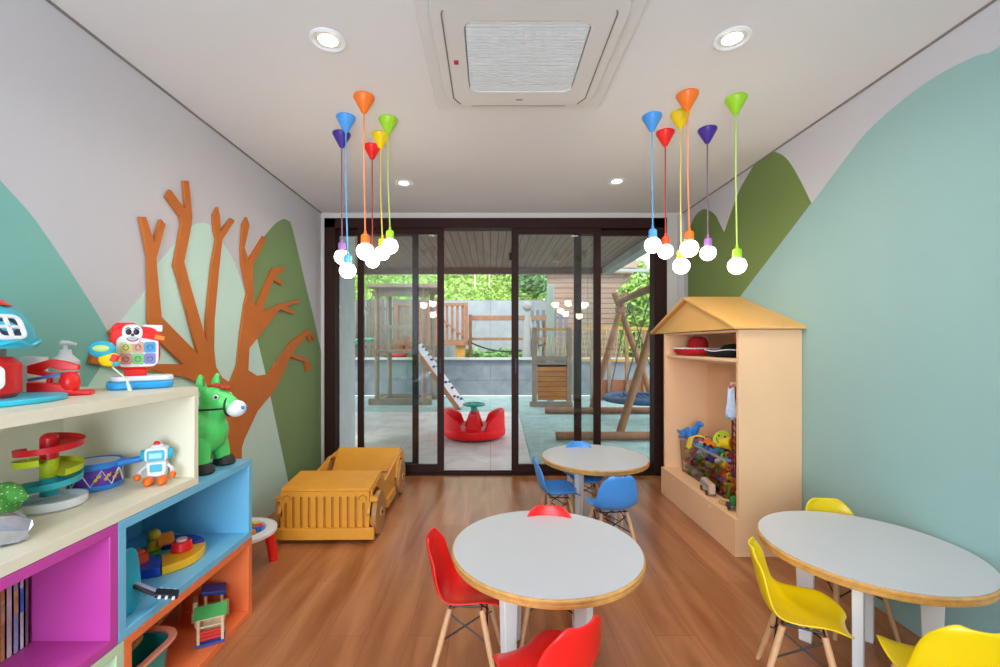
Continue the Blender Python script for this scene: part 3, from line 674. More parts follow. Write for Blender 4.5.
# ---- books in the magenta cube
bk = [('6b4a3a', .235, 'brown picture book', .014), ('8A5A3C', .225, 'tan-brown book', .016), ('4a3430', .24, 'dark brown book', .012), ('B98A4E', .23, 'orange-brown book', .015), ('C9BFB4', .235, 'pale beige thick book', .017),
      ('9AA6C0', .245, 'grey-blue book with a pale patterned cover', .016), ('D9D6D2', .24, 'white picture book', .013), ('7d6a70', .25, 'mauve-grey book', .012)]
y = 1.368
for i, (c, h, lab, th) in enumerate(reversed(bk)):
    place = ['rightmost of the row', 'second from the right end', 'third from the right end', 'fourth from the right end', 'fifth from the right end', 'sixth from the right end', 'seventh from the right end', 'leftmost in the magenta cube'][i]
    t = T('picture_book', '%s, %s' % (lab, place), 'book', (-1.53, y-th/2, .4175), 0, 'picture books in the magenta cube'); y -= th+.0022
    P('cover', MB().box((0, th/2-.001, h/2), (.19, .002, h)).box((0, -th/2+.001, h/2), (.19, .002, h)).box((.094, 0, h/2), (.002, th, h)), mat('book_'+c, c, .4, .25, 16), t)
    P('page_block', MB().box((-.003, 0, h/2), (.184, th-.005, h-.008)), mat('paper', 'EFE8DA', .8), t)
    if i in (1, 2, 4): P('spine_patch', MB().box((.0955, 0, h*.62), (.001, th*.7, h*.3)), mat('patch_blue' if i == 1 else 'patch_tan', '3F7FD0' if i == 1 else 'C8A070', .5, .3, 40), t)

# ---- blue cube: round play set and guitar
ZB = .418
t = T('toy_activity_set', 'round toy play track in blue and yellow with red and orange knobs', 'toy', (-1.42, 1.90, ZB), .3)
m_rb = mat('toy_royal_blue', '1F52CC', .3); m_ry = mat('toy_amber', 'FFB81A', .3)
def wedge(mb, r0, r1, a0, a1, z0, z1, c=(0, 0), n=20):
    o = [(c[0]+r1*cos(a0+(a1-a0)*k/n), c[1]+r1*sin(a0+(a1-a0)*k/n)) for k in range(n+1)]; i_ = [(c[0]+r0*cos(a0+(a1-a0)*k/n), c[1]+r0*sin(a0+(a1-a0)*k/n)) for k in range(n, -1, -1)]
    return mb.prism(o+i_, (0, 0, z0), (1, 0, 0), (0, 1, 0), (0, 0, z1-z0))
P('blue_section', wedge(MB(), .03, .16, -pi*.95, -pi*.40, 0, .034), m_rb, t, bev=.008)
P('yellow_section', wedge(MB(), .03, .16, -pi*.39, pi*.14, 0, .034), m_ry, t, bev=.008)
P('back_track', wedge(MB(), .11, .16, pi*.15, pi*.62, 0, .045), mat('toy_navy', '2438A0', .3), t, bev=.006)
P('green_section', wedge(MB(), .03, .14, pi*.63, pi*1.04, 0, .03), mat('toy_green_mid', '4FA83C', .35), t, bev=.006)
P('red_knob', MB().cyl((.075, .0, .036), (.075, .0, .075), .042, .036, n=24), m_r, t, bev=.004)
P('red_knob_button', MB().cyl((.075, 0, .0755), (.075, 0, .085), .02, n=16), mat('toy_pinkwhite', 'F0C8C0', .4), t)
P('orange_knob', MB().cyl((-.055, -.075, .036), (-.055, -.075, .072), .036, .032, n=24).ball((-.055, -.075, .074), .022, (1, 1, .6)), mat('toy_orangered', 'F4502A', .35), t)
P('figure', MB().cyl((-.05, .06, .031), (-.05, .06, .07), .03, .026, n=18).ball((-.05, .06, .090), .026), mat('toy_mustard', 'D8B82A', .4), t)
P('ramp', MB().bar((.01, .03, .055), (-.02, .09, .08), .06, .012), mat('toy_orange', 'F98A2C', .4), t, bev=.002)

t = T('toy_guitar', 'turquoise toy guitar with a black headstock leaning out of the blue cube', 'toy guitar', (-1.30, 1.495, ZB))
m_gt = mat('guitar_turquoise', '1CB6D6', .3)
def bodyprof():
    o = []
    for k in range(40):
        a = 2*pi*k/40; z = .115*(1-cos(a))+0; ww = .068*(abs(sin(a))**.8)*(1.0+.18*cos(a*1)+.16*cos(2*a)); o.append((ww*(1 if sin(a) >= 0 else -1), z))
    return o
P('body', MB().prism(bodyprof(), (.022, .012, .0), (0, 1, 0), (0, 0, 1), (.036, 0, 0)), m_gt, t, bev=.005)
nk = [Vector((.035, .02, .095)), Vector((.095, .05, .055)), Vector((.135, .075, .03))]
nk = [Vector((.045, .045, .095)), Vector((.105, .075, .045)), Vector((.162, .110, .020))]
P('neck', MB().bar(nk[0], nk[1], .034, .012), mat('guitar_black', '14141A', .4), t, bev=.002)
P('fret_strip', MB().bar(nk[0]+Vector((0, 0, .008)), nk[1]+Vector((0, 0, .008)), .018, .004), mat('guitar_lilac', '9C98B8', .5), t)
P('headstock', MB().bar(nk[1], nk[2], .048, .014), mat('guitar_black', '14141A', .4), t, bev=.003)
d_ = (nk[2]-nk[1]).normalized(); sd = d_.cross(Vector((0, 0, 1))).normalized()
for k in range(3):
    for s in (-1, 1):
        p_ = nk[1].lerp(nk[2], .2+.3*k); P('tuning_peg', MB().cyl(p_+sd*s*.024, p_+sd*s*.034, .005, n=8), m_plast, t)

# ---- orange cube: wooden things and tub
t = T('toy_wooden_house', 'small wooden toy stall with a green roof and red shutter', 'wooden toy', (-1.245, 1.96, .032), math.radians(28))
t.scale = (.78, .78, .92)
m_wd = mat('pale_wood', 'E3C49A', .5, .1, 20)
w = MB()
for sx in (-1, 1):
    for sy in (-1, 1): w.box((sx*.058, sy*.035, .065), (.014, .014, .115))
w.box((0, 0, .128), (.135, .09, .01)); w.box((0, .03, .06), (.11, .008, .09)); w.box((0, -.03, .085), (.11, .008, .008))
P('frame', w, m_wd, t, bev=.001)
P('roof', MB().prism([(-.06, .135), (.062, .135), (.0, .175)], (-.08, 0, 0), (0, 1, 0), (0, 0, 1), (.16, 0, 0)), mat('roof_green', '3E9A4A', .5), t)
for k in range(3): P('shutter', MB().box((0, -.034, .030+k*.016), (.098, .008, .013)), mat('shutter_red', 'D3322C', .5), t)
P('base', MB().box((0, 0, .006), (.14, .10, .010)), mat('base_navy', '3C4C9C', .5), t)
t = T('toy_wooden_truck', 'small wooden toy car with a dark blue roof behind the green-roofed stall', 'wooden toy', (-1.335, 2.10, .032), math.radians(30))
t.scale = (1, 1, 1.35)
P('body', MB().box((0, 0, .035), (.15, .075, .035)).box((.045, 0, .075), (.012, .07, .05)).box((-.02, 0, .075), (.012, .07, .05)).box((-.06, 0, .07), (.02, .07, .035)), m_wd, t, bev=.004)
P('roof', MB().box((.012, 0, .108), (.10, .085, .014), M=Matrix.Rotation(.15, 3, 'Y')), mat('roof_navy', '27409C', .4), t, bev=.004)
for sx in (-1, 1):
    for sy in (-1, 1): P('wheel', MB().cyl((sx*.045, sy*.039, .018), (sx*.045, sy*.051, .018), .0175, n=18), m_wd, t)
t = T('wooden_ramp_track', 'wooden toy track with slats at the back of the orange cube', 'wooden toy', (-1.53, 1.97, .032), 0)
w = MB()
for s in (-1, 1): w.bar((-.05*s*0+s*.045, -.17, .04), (s*.045, .14, .10), .012, .016)
for k in range(6): w.box((0, -.14+k*.05, .046+k*.0097), (.08, .014, .008))
w.box((0, -.16, .018), (.1, .02, .034)).box((0, .13, .045), (.1, .02, .09))
P('track', w, mat('track_wood', 'B98A5A', .5, .1), t)
t = T('storage_tub', 'teal storage tub with a wide salmon pink rim in the orange cube', 'tub', (-1.345, 1.63, .032), 0)
o1, o2 = rrect(.235, .31, .09), rrect(.185, .26, .07)
m_tub = mat('tub_teal', '1FA79E', .45); w = MB()
n = len(o2); bt = rrect(.15, .22, .05)
vs = [(p[0], p[1], .001) for p in bt]+[(p[0], p[1], .165) for p in o2]+[(p[0]*.95, p[1]*.95, .165) for p in o2]+[(p[0]*.93, p[1]*.93, .006) for p in bt]
fs = [tuple(range(n))[::-1], tuple(range(3*n, 4*n))]
for k in range(3): fs += [(k*n+i, k*n+(i+1) % n, (k+1)*n+(i+1) % n, (k+1)*n+i) for i in range(n)]
P('tub_body', w.add(vs, fs), m_tub, t)
w = MB(); ring(w, o1, o2, .166, .178); P('rim', w, mat('tub_pink', 'F0A087', .45), t, bev=.003)
t = T('wooden_tray', 'wooden toy boat tray lying on the storage tub', 'wooden toy', (-1.385, 1.60, .213), .12)
w = MB().prism(rrect(.13, .24, .06), (0, 0, 0), (1, 0, 0), (0, 1, 0), (0, 0, .022)); P('hull', w, mat('tan_wood', 'C99A6C', .5, .1), t, bev=.006)
P('deck', MB().prism(rrect(.07, .17, .03), (0, .01, .0225), (1, 0, 0), (0, 1, 0), (0, 0, .028)), m_wd, t, bev=.004)
P('disc', MB().cyl((.0, -.055, .052), (.0, -.055, .068), .03, n=20), mat('grey_wood', '9E9282', .5), t)

# ---- activity table on the floor behind the storage
t = T('activity_table', 'white-rimmed toy activity table with red legs behind the orange cube', 'toy table', (-1.515, 2.67, 0))
t.scale = (1, 1, .9)
w = MB().lathe([(.13, .22), (.185, .215), (.20, .225), (.20, .245), (.185, .252), (.14, .250), (.13, .235), (.13, .22)], n=36); P('rim', w, m_plast, t)
P('play_surface', MB().cyl((0, 0, .222), (0, 0, .240), .131, n=32), mat('play_blue', '3D8FD6', .4), t)
cc = ['F5201C', 'F7C31A', '36A84A', 'F98A2C', '2E6FD0']
for k in range(7):
    a = -1.9+k*.5; P('play_knob', MB().cyl((.095*cos(a), .095*sin(a), .2405), (.095*cos(a), .095*sin(a), .262), .024, .02, n=16), mat('knob_'+cc[k % 5], cc[k % 5], .4), t)
for a in (.50, -1.0, 2.3, 3.9):
    P('leg', MB().tube([(.148*cos(a), .148*sin(a), .214), (.168*cos(a), .168*sin(a), .10), (.178*cos(a), .178*sin(a), .0)], [.030, .028, .026], 12), m_r, t)

# ================================================================== WOODEN JEEP
t = T('wooden_jeep', 'ochre wooden toy jeep with slotted front grille on the floor by the doors', 'toy car', (-1.13, 2.985, 0), math.radians(1.0))
w = MB().box((0, .047, .196), (.60, .02, .295))
P('front_panel', w, mat('slot_back_plywood', 'CB8526', .5, .05, 6), t, bev=.002)  # panel toned darker than the grille so its slots show
w = MB(); xs = [-.265+.053*i for i in range(11)]
def grille_strip():
    z0, z1 = .10, .343; g = MB()
    # face board pierced by eleven round-topped slots: build rib by rib with arched heads
    edges = [-.30]+[x for x in xs for _ in (0, 1)]+[.30]
    sl = .0095
    g.box((0, .026, .3275), (.60, .020, .031))
    bounds = [(-.30, xs[0]-sl)]+[(xs[i]+sl, xs[i+1]-sl) for i in range(10)]+[(xs[-1]+sl, .30)]
    for a, b in bounds: g.box(((a+b)/2, .026, (z0+.312)/2), (b-a, .020, .312-z0))
    for i, x in enumerate(xs):
        top = .312 if 0 < i < 10 else .270
        arc = [(x+sl*cos(pi*k/8), top-sl+sl*sin(pi*k/8)) for k in range(9)]
        g.prism([(x+sl, .3125), (x+sl, top-sl)]+arc[1:-1]+[(x-sl, top-sl), (x-sl, .3125)], (0, .016, 0), (1, 0, 0), (0, 0, 1), (0, .020, 0))
    return g
P('grille', grille_strip(), m_jeep, t)
m_groove = mat('routed_groove', 'A5681A', .6)
for s in (-1, 1):
    P('headlight', MB().tube([(s*.258+.026*cos(a), .0155, .292+.026*sin(a)) for a in [pi*k/14 for k in range(-1, 16)]], .0028, 6), m_groove, t)
    P('fender_ear', MB().prism([(.300, .262), (.300, .305), (.352, .293), (.352, .272)], (0, .04, 0), (s, 0, 0), (0, 0, 1), (0, .022, 0)), m_jeep, t)
P('bumper', MB().box((0, .000, .065), (.68, .03, .075)), m_jeep, t, bev=.003)
P('bumper_block', MB().box((0, .026, .065), (.4, .022, .05)), m_jeep, t)
P('hood', MB().prism([(.030, .344), (.365, .374), (.365, .390), (.030, .360)], (-.305, 0, 0), (0, 1, 0), (0, 0, 1), (.61, 0, 0)), m_jeep, t, bev=.002)
side = [(.057, .10), (.057, .343), (.365, .372), (.375, .36), (.45, .285)]+smoothpoly([(.50, .280), (.72, .300), (.92, .325), (1.12, .340), (1.26, .340)])+[(1.30, .32), (1.30, .10)] + \
       [(1.02+.175*cos(a), .15+.175*sin(a)) for a in [pi*k/10-.3 for k in range(0, 12)]]+[(.80, .10), (.78, .06), (.50, .06), (.40, .10)]+[(.165+.175*cos(a), .15+.175*sin(a)) for a in [pi*k/10-.3 for k in range(0, 11)]]
side = [p for p in side if not (p[1] < .06)]
for s in (-1, 1):
    P('side_panel', MB().prism(side, (s*.300-.01, 0, 0), (0, 1, 0), (0, 0, 1), (.02, 0, 0)), m_jeep, t, bev=.0015)
    P('door_step', MB().box((s*.322, .62, .10), (.022, .30, .07)), m_jeep, t, bev=.002)
    P('wheel_guard', MB().tube([(s*.318, 1.02+.165*cos(a), .158+.165*sin(a)) for a in [.15+pi*.9*k/12 for k in range(13)]], .011, 6), m_jeep, t)
    for yy in (.165, 1.02):
        wv = P('wheel', MB().cyl((s*.313, yy, .15), (s*.347, yy, .15), .149, n=40), mat('plywood_wheel', 'B9854F', .5, .12, 18), t, bev=.004)
        P('hub', MB().cyl((s*.348, yy, .15), (s*.354, yy, .15), .035, n=20), m_ply, wv)
        P('hub_bolt', MB().cyl((s*.355, yy, .15), (s*.362, yy, .15), .010, n=10), m_black, wv)
P('seat_back', MB().prism([(1.00, .20), (1.19, .372), (1.205, .358), (1.015, .186)], (-.288, 0, 0), (0, 1, 0), (0, 0, 1), (.576, 0, 0)), m_jeep, t, bev=.002)
P('seat_board', MB().box((0, .98, .165), (.576, .28, .018)), m_jeep, t)
P('floor_board', MB().box((0, .66, .07), (.576, .9, .016)), m_jeep, t)
P('dashboard', MB().box((0, .37, .22), (.576, .018, .28)), m_jeep, t)
P('axle', MB().cyl((-.31, .165, .15), (.31, .165, .15), .012).cyl((-.31, 1.02, .13), (.31, 1.02, .13), .010), m_black, t)

# ================================================================== HOUSE-SHAPED WARDROBE
WY0, WY1, WX = 2.79, 4.00, 1.575
t = T('house_shaped_wardrobe', 'peach house-shaped open wardrobe with a pitched roof at the right wall', 'wardrobe', (WX, WY0, 0))
bx = XR-.004-WX; ln = WY1-WY0
P('base', MB().box((bx/2-.012, ln/2, .12), (bx+.024, ln, .24)), m_peach, t, bev=.002)
for y0_ in (0, ln-.03): P('side_panel', MB().prism([(0, .2405), (bx, .2405), (bx, 1.445), (0, 1.445)], (0, y0_, 0), (1, 0, 0), (0, 0, 1), (0, .03, 0)), m_peach, t, bev=.0015)
P('back_panel', MB().box((bx-.008, ln/2, (.2405+1.445)/2), (.016, ln-.062, 1.2)), m_peach, t)
P('shelf', MB().box((bx/2, ln/2, 1.245), (bx-.02, ln-.062, .022)), m_peach, t, bev=.0015)
P('hanger_board', MB().box((bx/2+.08, ln/2+.02, 1.215), (.16, ln-.35, .016)).box((.13, ln/2, 1.223), (.012, ln-.4, .03)), m_peach, t)
P('ceiling_board', MB().box((bx/2, ln/2, 1.437), (bx-.02, ln-.062, .016)), m_peach, t)
e0, e1, rz_, ez = -.04, ln+.20-.0, 1.72, 1.455
ym = (e0+e1)/2
e1 = 4.20-WY0; ym = (e0+e1)/2
P('gable_board', MB().prism([(.0+e0+.03, ez-.006), (e1-.03, ez-.006), (ym, rz_-.030)], (-.018, 0, 0), (0, 1, 0), (0, 0, 1), (.018, 0, 0)), m_peachroof, t)
for a, b in ((e0, ym), (e1, ym)):
    P('roof_panel', MB().prism([(a, ez-.008), (b, rz_-.014), (b, rz_+.006), (a, ez+.012)], (-.05, 0, 0), (0, 1, 0), (0, 0, 1), (bx+.05, 0, 0)), m_peachroof, t, bev=.0015)
for yy in (.32, .93): P('screw_cap', MB().cyl((-.0245, yy, .205), (-.029, yy, .205), .009, n=14), mat('cap_cream', 'F6E3C8', .5), t)

# hats on the wardrobe shelf
t = T('sombrero', 'red sombrero with a white decorated rim on the wardrobe shelf', 'hat', (1.764, 3.745, 1.257))
t.scale = (1, 1.05, 1.0)
m_hr = mat('hat_red', 'C01820', .8, .08, 40)
P('hat_body', MB().lathe([(.0001, .022), (.10, .004), (.16, .006), (.182, .03), (.186, .055), (.180, .055), (.168, .034), (.10, .030), (.085, .05), (.078, .11), (.062, .145), (.03, .155), (.0001, .157)], n=40), m_hr, t)
w = MB()
for k in range(44): a = 2*pi*k/44; w.ball((.183*cos(a), .183*sin(a), .058), .0075, n=8, m=6)
P('pompom_trim', w, m_plast, t); P('trim_cord', MB().tube([(.183*cos(2*pi*k/40), .183*sin(2*pi*k/40), .060) for k in range(40)], .005, 6, True), m_plast, t)
t = T('black_hat', 'black hat with a thin white wavy trim on the wardrobe shelf', 'hat', (1.765, 3.20, 1.257))
m_hb = mat('hat_black', '121114', .85)
P('hat_body', MB().lathe([(.0001, .014), (.11, .002), (.16, .010), (.184, .050), (.178, .052), (.155, .03), (.10, .028), (.085, .06), (.06, .088), (.0001, .098)], n=36), m_hb, t)
P('trim_cord', MB().tube([((.187)*cos(2*pi*k/60), (.187)*sin(2*pi*k/60), .05+.006*sin(10*pi*k/60)) for k in range(60)], .0035, 6, True), m_plast, t)

# clear bin of toys
BX0, BX1, BY0, BY1, BZ = 1.665, 1.925, 3.12, 3.90, .243
t = T('clear_toy_bin', 'clear plastic bin overflowing with colourful toys in the wardrobe', 'bin', ((BX0+BX1)/2, (BY0+BY1)/2, BZ))
hx, hy, bh = (BX1-BX0)/2, (BY1-BY0)/2, .29
n0 = len(rrect(1, 1, .1)); rb = rrect(2*hx*.9, 2*hy*.93, .03); rt = rrect(2*hx, 2*hy, .03)
vs = [(p[0], p[1], .002) for p in rb]+[(p[0], p[1], bh) for p in rt]; n = len(rb)
P('bin_wall', MB().add(vs, [tuple(range(n))[::-1]]+[(i, (i+1) % n, n+(i+1) % n, n+i) for i in range(n)]), binclear, t)
w = MB(); ring(w, rrect(2*hx+.02, 2*hy+.02, .035), rt, bh-.012, bh+.004); P('rim', w, mat('bin_rim', 'A9B4B8', .3, 0, 5, alpha=.6), t)
random.seed(11)
tc = [('E8C21A', 'yellow'), ('2E7BD6', 'blue'), ('E0312E', 'red'), ('6CB83A', 'green'), ('F0822A', 'orange'), ('6A4AA8', 'purple'), ('E05A8A', 'pink'), ('3FB8B0', 'turquoise'), ('D8DCE0', 'white')]
shapes = ['toy_cup', 'toy_ball', 'toy_block', 'toy_ring', 'toy_bone', 'toy_cone']
def toyshape(kind, s):
    w = MB()
    if kind == 'toy_cup': w.lathe([(.0001, -s*.6), (s*.6, -s*.6), (s*.85, s*.6), (s*.75, s*.6), (s*.55, -s*.45), (.0001, -s*.45)], n=18)
    elif kind == 'toy_ball': w.ball((0, 0, 0), s*.8)
    elif kind == 'toy_block': w.box((0, 0, 0), (s*1.5, s*1.1, s*.9)).cyl((-s*.35, 0, s*.45), (-s*.35, 0, s*.62), s*.25).cyl((s*.35, 0, s*.45), (s*.35, 0, s*.62), s*.25)
    elif kind == 'toy_ring': w.tube([(s*.65*cos(2*pi*k/20), s*.65*sin(2*pi*k/20), 0) for k in range(20)], s*.22, 10, True)
    elif kind == 'toy_bone': w.tube([(-s, 0, 0), (s, 0, 0)], s*.28, 12); w.ball((-s, 0, 0), s*.42); w.ball((s, 0, 0), s*.42)
    else: w.lathe([(.0001, -s*.8), (s*.7, -s*.8), (s*.72, -s*.6), (s*.2, s*.8), (.0001, s*.9)], n=18)
    return w
cnt = {}
nx, ny, nz = 3, 10, 5
for k in range(nz):
    for j in range(ny):
        for i in range(nx):
            if i == 2 and k < nz-1 and j % 2: continue
            if random.random() < .12: continue
            x = BX0+.056+i*.073+random.uniform(-.004, .004); yy = BY0+.055+j*.0745+random.uniform(-.006, .006); z = BZ+.042+k*.058+random.uniform(-.004, .004)
            kind = random.choice(shapes); ci = random.randrange(len(tc)); col, cn = tc[ci]; key = (kind, cn); cnt[key] = cnt.get(key, 0)+1
            o = P(kind, toyshape(kind, .031), mat('bin_toy_'+cn, col, .4, .03), None)
            o.location = (x, yy, z); o.rotation_euler = (random.uniform(0, 3), random.uniform(0, 3), random.uniform(0, 6))
            tag(o, '%s %s, %s of clear toy bin, %s, %s row' % (cn, kind.split('_')[1], ['bottom layer', 'second layer', 'middle layer', 'fourth layer', 'top heap'][k],
                ['right end', 'second from right', 'third from right', 'fourth from right', 'fifth from right', 'fifth from left', 'fourth from left', 'third from left', 'second from left', 'left end'][j], ['front', 'middle', 'back'][i]), 'toy', 'plastic toys in the clear bin')
# bigger toys heaped on the bin
ZT = BZ+.325
t = T('toy_dinosaur', 'blue plastic toy dinosaur on top of the left end of the toy bin', 'toy', (1.735, 3.83, ZT-.035), -1.2)
t.scale = (1.08, 1.0, 1.05)
P('body', MB().ball((0, 0, .045), .05, (1.4, .8, .9)).tube([(.04, 0, .06), (.07, 0, .10), (.085, 0, .13)], [.035, .026, .02], 12).ball((.10, 0, .135), .028, (1.4, .8, .9)).tube([(-.05, 0, .04), (-.11, 0, .03), (-.14, 0, .05)], [.03, .016, .006], 10).cyl((.03, .03, 0), (.03, .03, .04), .016).cyl((.03, -.03, 0), (.03, -.03, .04), .016).cyl((-.04, .03, 0), (-.04, .03, .04), .016).cyl((-.04, -.03, 0), (-.04, -.03, .04), .016), mat('dino_blue', '2F86DC', .4, .1), t, remesh=.006)
t = T('smiling_sun_toy', 'yellow-green round toy with a smiling face leaning on the bin', 'toy', (1.80, 3.42, ZT+.045), 0)
t.rotation_euler = (math.radians(58), 0, math.radians(-62))
P('disc', MB().cyl((0, 0, -.012), (0, 0, .012), .072, n=28), mat('sun_yellowgreen', 'C6D22E', .4), t, bev=.006)
P('face', MB().ball((-.025, .018, .013), .008).ball((.025, .018, .013), .008).tube([(.035*cos(a), .035*sin(a), .0135) for a in [pi+pi*k/10 for k in range(11)]], .0035, 6), m_black, t)
t = T('toy_shovel', 'yellow toy shovel hanging over the front of the bin', 'toy', (1.640, 3.60, ZT-.005), 0)
P('blade', MB().prism(rrect(.075, .09, .025), (-.015, 0, -.02), (0, 1, 0), (.25, 0, .97), (.008, 0, -.002)), mat('shovel_yellow', 'F2D21E', .4), t, bev=.002)
P('handle', MB().tube([(-.005, 0, .02), (.03, -.05, .05), (.05, -.12, .055)], .008, 8), mat('shovel_yellow', 'F2D21E', .4), t)
t = T('toy_bucket', 'yellow toy bucket lying on its side at the right end of the bin', 'toy bucket', (1.755, 3.25, ZT+.05), 0)
M_ = Matrix.Rotation(math.radians(80), 3, 'X') @ Matrix.Rotation(.3, 3, 'Y')
P('pail', MB().lathe([(.0001, -.05), (.036, -.05), (.052, .05), (.057, .05), (.057, .056), (.048, .056), (.033, -.044), (.0001, -.044)], n=24, M=M_), mat('bucket_yellow', 'FBD20E', .35), t)
t = T('toy_truck_orange', 'orange toy truck lying in the middle on top of the bin', 'toy', (1.73, 3.55-.09, ZT-.02), .4)
P('body', MB().box((0, 0, .02), (.05, .10, .03)).box((0, .028, .045), (.045, .035, .03)), mat('bin_toy_orange', 'F0822A', .4), t, bev=.005)
for s in (-1, 1):
    for yy in (-.03, .03): P('wheel', MB().cyl((s*.026, yy, .010), (s*.034, yy, .010), .013, n=14), m_black, t)
# wooden vehicle and pieces on the wardrobe floor
t = T('wooden_toy_bus', 'wooden toy bus with a grey-blue window strip in front of the bin', 'toy', (1.622, 3.285, BZ), math.radians(90-8))
P('body', MB().prism([(-.10, .018), (.10, .018), (.105, .05), (.085, .09), (-.10, .09)], (0, -.022, 0), (1, 0, 0), (0, 0, 1), (0, .044, 0)), mat('bus_pinkwood', 'D8B79C', .5), t, bev=.005)
P('window_strip', MB().box((-.005, .0235, .065), (.14, .003, .022)).box((-.005, -.0235, .065), (.14, .003, .022)), mat('bus_blue', '7FA0C0', .3), t)
for x_ in (-.06, .06):
    for s in (-1, 1): P('wheel', MB().cyl((x_, s*.023, .0185), (x_, s*.033, .0185), .018, n=18), mat('wheel_brown', '4A2E22', .5), t)
t = T('toy_tractor', 'dark green toy tractor at the near end of the wardrobe floor', 'toy', (1.632, 2.955, BZ), 1.2)
mg = mat('tractor_green', '1F7A34', .4)
P('body', MB().box((.01, 0, .042), (.07, .04, .035)).box((-.025, 0, .07), (.035, .042, .045)), mg, t, bev=.005)
for x_, r_ in ((-.025, .026), (.035, .018)):
    for s in (-1, 1): P('wheel', MB().cyl((x_, s*.0225, r_+.0005), (x_, s*.038, r_+.0005), r_, n=18), m_rub, t)
random.seed(5)
for i in range(10):
    x, yy = 1.62+(i % 3)*.065+random.uniform(-.008, .008), 3.035+(i//3)*.033*0+(i//3)*.045*.55
    if i > 5: x, yy = 1.80+(i-6)*.035, 2.90+random.uniform(0, .03)
    o = P('wooden_block', MB().box((0, 0, .0), (.045, .02, .02)).cyl((-.01, 0, .01), (-.01, 0, .018), .008), mat('block_wood', 'C99E70', .5, .1), None, bev=.003)
    o.location = (x, yy, BZ+.0115); o.rotation_euler.z = random.uniform(-.3, .3)
    tag(o, 'pale wooden block on wardrobe floor, %s' % ['front of the left column', 'front of the middle column', 'front of the right column', 'behind the first of the left column', 'behind the first of the middle column', 'behind the first of the right column', 'first of the row by the near side', 'second of the row by the near side', 'third of the row by the near side', 'last of the row by the near side'][i], 'wooden block', 'loose wooden blocks in the wardrobe')
# hanging costumes
t = T('hanging_cloth', 'white and pale blue cloth costume hanging inside the wardrobe', 'costume', (1.625, 2.975, 1.09))
def drape(w_, h_, n=16, m=10, amp=.012, seed=1, taper=.5):
    random.seed(seed); vs = []
    for j in range(m+1):
        v = j/m
        for i in range(n+1):
            u = -1+2*i/n; ww = w_*(taper+(1-taper)*v)
            vs.append((amp*(.4+v)*sin(i*1.7+v*1.5), u*ww/2, -h_*v+.01*sin(i*1.1)*v))
    return MB().add(vs, [(j*(n+1)+i, j*(n+1)+i+1, (j+1)*(n+1)+i+1, (j+1)*(n+1)+i) for j in range(m) for i in range(n)])
P('cloth', drape(.12, .21, seed=2), mat('cloth_paleblue', 'C9D6EC', .8, .12, 30), t, solid=.003, loc=(0, 0, -.03))
P('hook', MB().tube([(0, -.152, .0), (0, 0, .0), (.0, 0, -.03)], .003, 6), m_plast, t)
P('red_tie', MB().ball((0, 0, -.03), .012), mat('tie_red', 'C03038', .6), t)
t = T('red_lace_costume', 'dark red netted costume hanging below the pale cloth', 'costume', (1.662, 2.985, 1.06))
w = MB()
for k in range(5): w.tube([(.0, -.04+k*.02, -.02), (.004*(-1)**k, -.05+k*.025, -.3), (0, -.05+k*.025, -.62)], .0035, 6)
for j in range(12): w.tube([(0, -.045+.09*i/6, -.08-j*.045+.012*(-1)**i) for i in range(7)], .003, 6)
P('net', w, mat('lace_red', '7C1220', .7), t); P('hook', MB().tube([(0, -.162, .0), (0, 0, .0), (0, 0, -.02)], .003, 6), m_black, t)

# ================================================================== OUTSIDE
def ST(name, mb, m, label=None, **k): return S(name, mb, m, None, label, **k)
m_deck = brick_mat('deck_tiles', 'E0D8D2', 'D8D1CC', 'A39B95', .6, .6, .004, .45, 'XY', 0, ('DCD6D2', (3, 3, 1)), .2)
m_rubf = brick_mat('teal_rubber_floor', 'AABFB8', 'A1B7B0', '90A69F', .5, .5, .006, .8, 'XY', 0, ('D8E0DC', (5, 5, 1)), .1)
ST('patio_deck', MB().box((-2.4, 6.76, -.06), (6.0, 4.2, .1)), m_deck, smooth=False)
DX = .53
bpy.data.objects['patio_deck'].data.clear_geometry(); 
mb_ = MB().prism([(-6, YB+.15), (.46, YB+.15), (.56, 8.85), (-6, 8.85)], (0, 0, -.11), (1, 0, 0), (0, 1, 0), (0, 0, .1)); me_ = mb_.mesh('patio_deck'); me_.materials.append(m_deck); bpy.data.objects['patio_deck'].data = me_
ST('playground_floor', MB().prism([(.465, YB+.15), (14, YB+.15), (14, 11.6), (-9, 11.6), (-9, 8.855), (.565, 8.855)], (0, 0, -.11), (1, 0, 0), (0, 1, 0), (0, 0, .1)), m_rubf, smooth=False)
# patio ceiling of grooved boards, with its beams
m_pc = brick_mat('patio_ceiling_boards', '8D7468', '86705F', '40302A', 9, .11, .006, .6, 'YX', 0, ('D8CCC4', (1, 10, 1)), .3)
PZ = 2.86
ST('patio_ceiling', MB().box((-1.6, 6.70, PZ+.06), (7.6, 4.0, .12)), m_pc, smooth=False)
ST('trim_5', MB().box((-1.6, 8.76, PZ+.02), (7.6, .12, .26)), mat('beam_brown', '5E4236', .6), smooth=False, label='brown beam at the far edge of the patio roof')
ST('trim_6', MB().box((2.30, 6.75, PZ+.0), (.18, 4.16, .24)), mat('beam_grey', '8E8E86', .7), smooth=False, label='grey beam along the right edge of the patio roof')
ST('trim_7', MB().box((-1.0, 8.90, PZ-.02), (8.8, .10, .06)), mat('gutter_grey', 'A9A8A2', .5), smooth=False, label='pale gutter along the far patio roof edge')
ST('wall_exterior', MB().box((-1.82, 5.20, PZ/2-.005), (.16, .9, PZ-.01)), mat('render_white', 'D9DAD8', .8), smooth=False, label='white rendered wing wall outside the left doors')
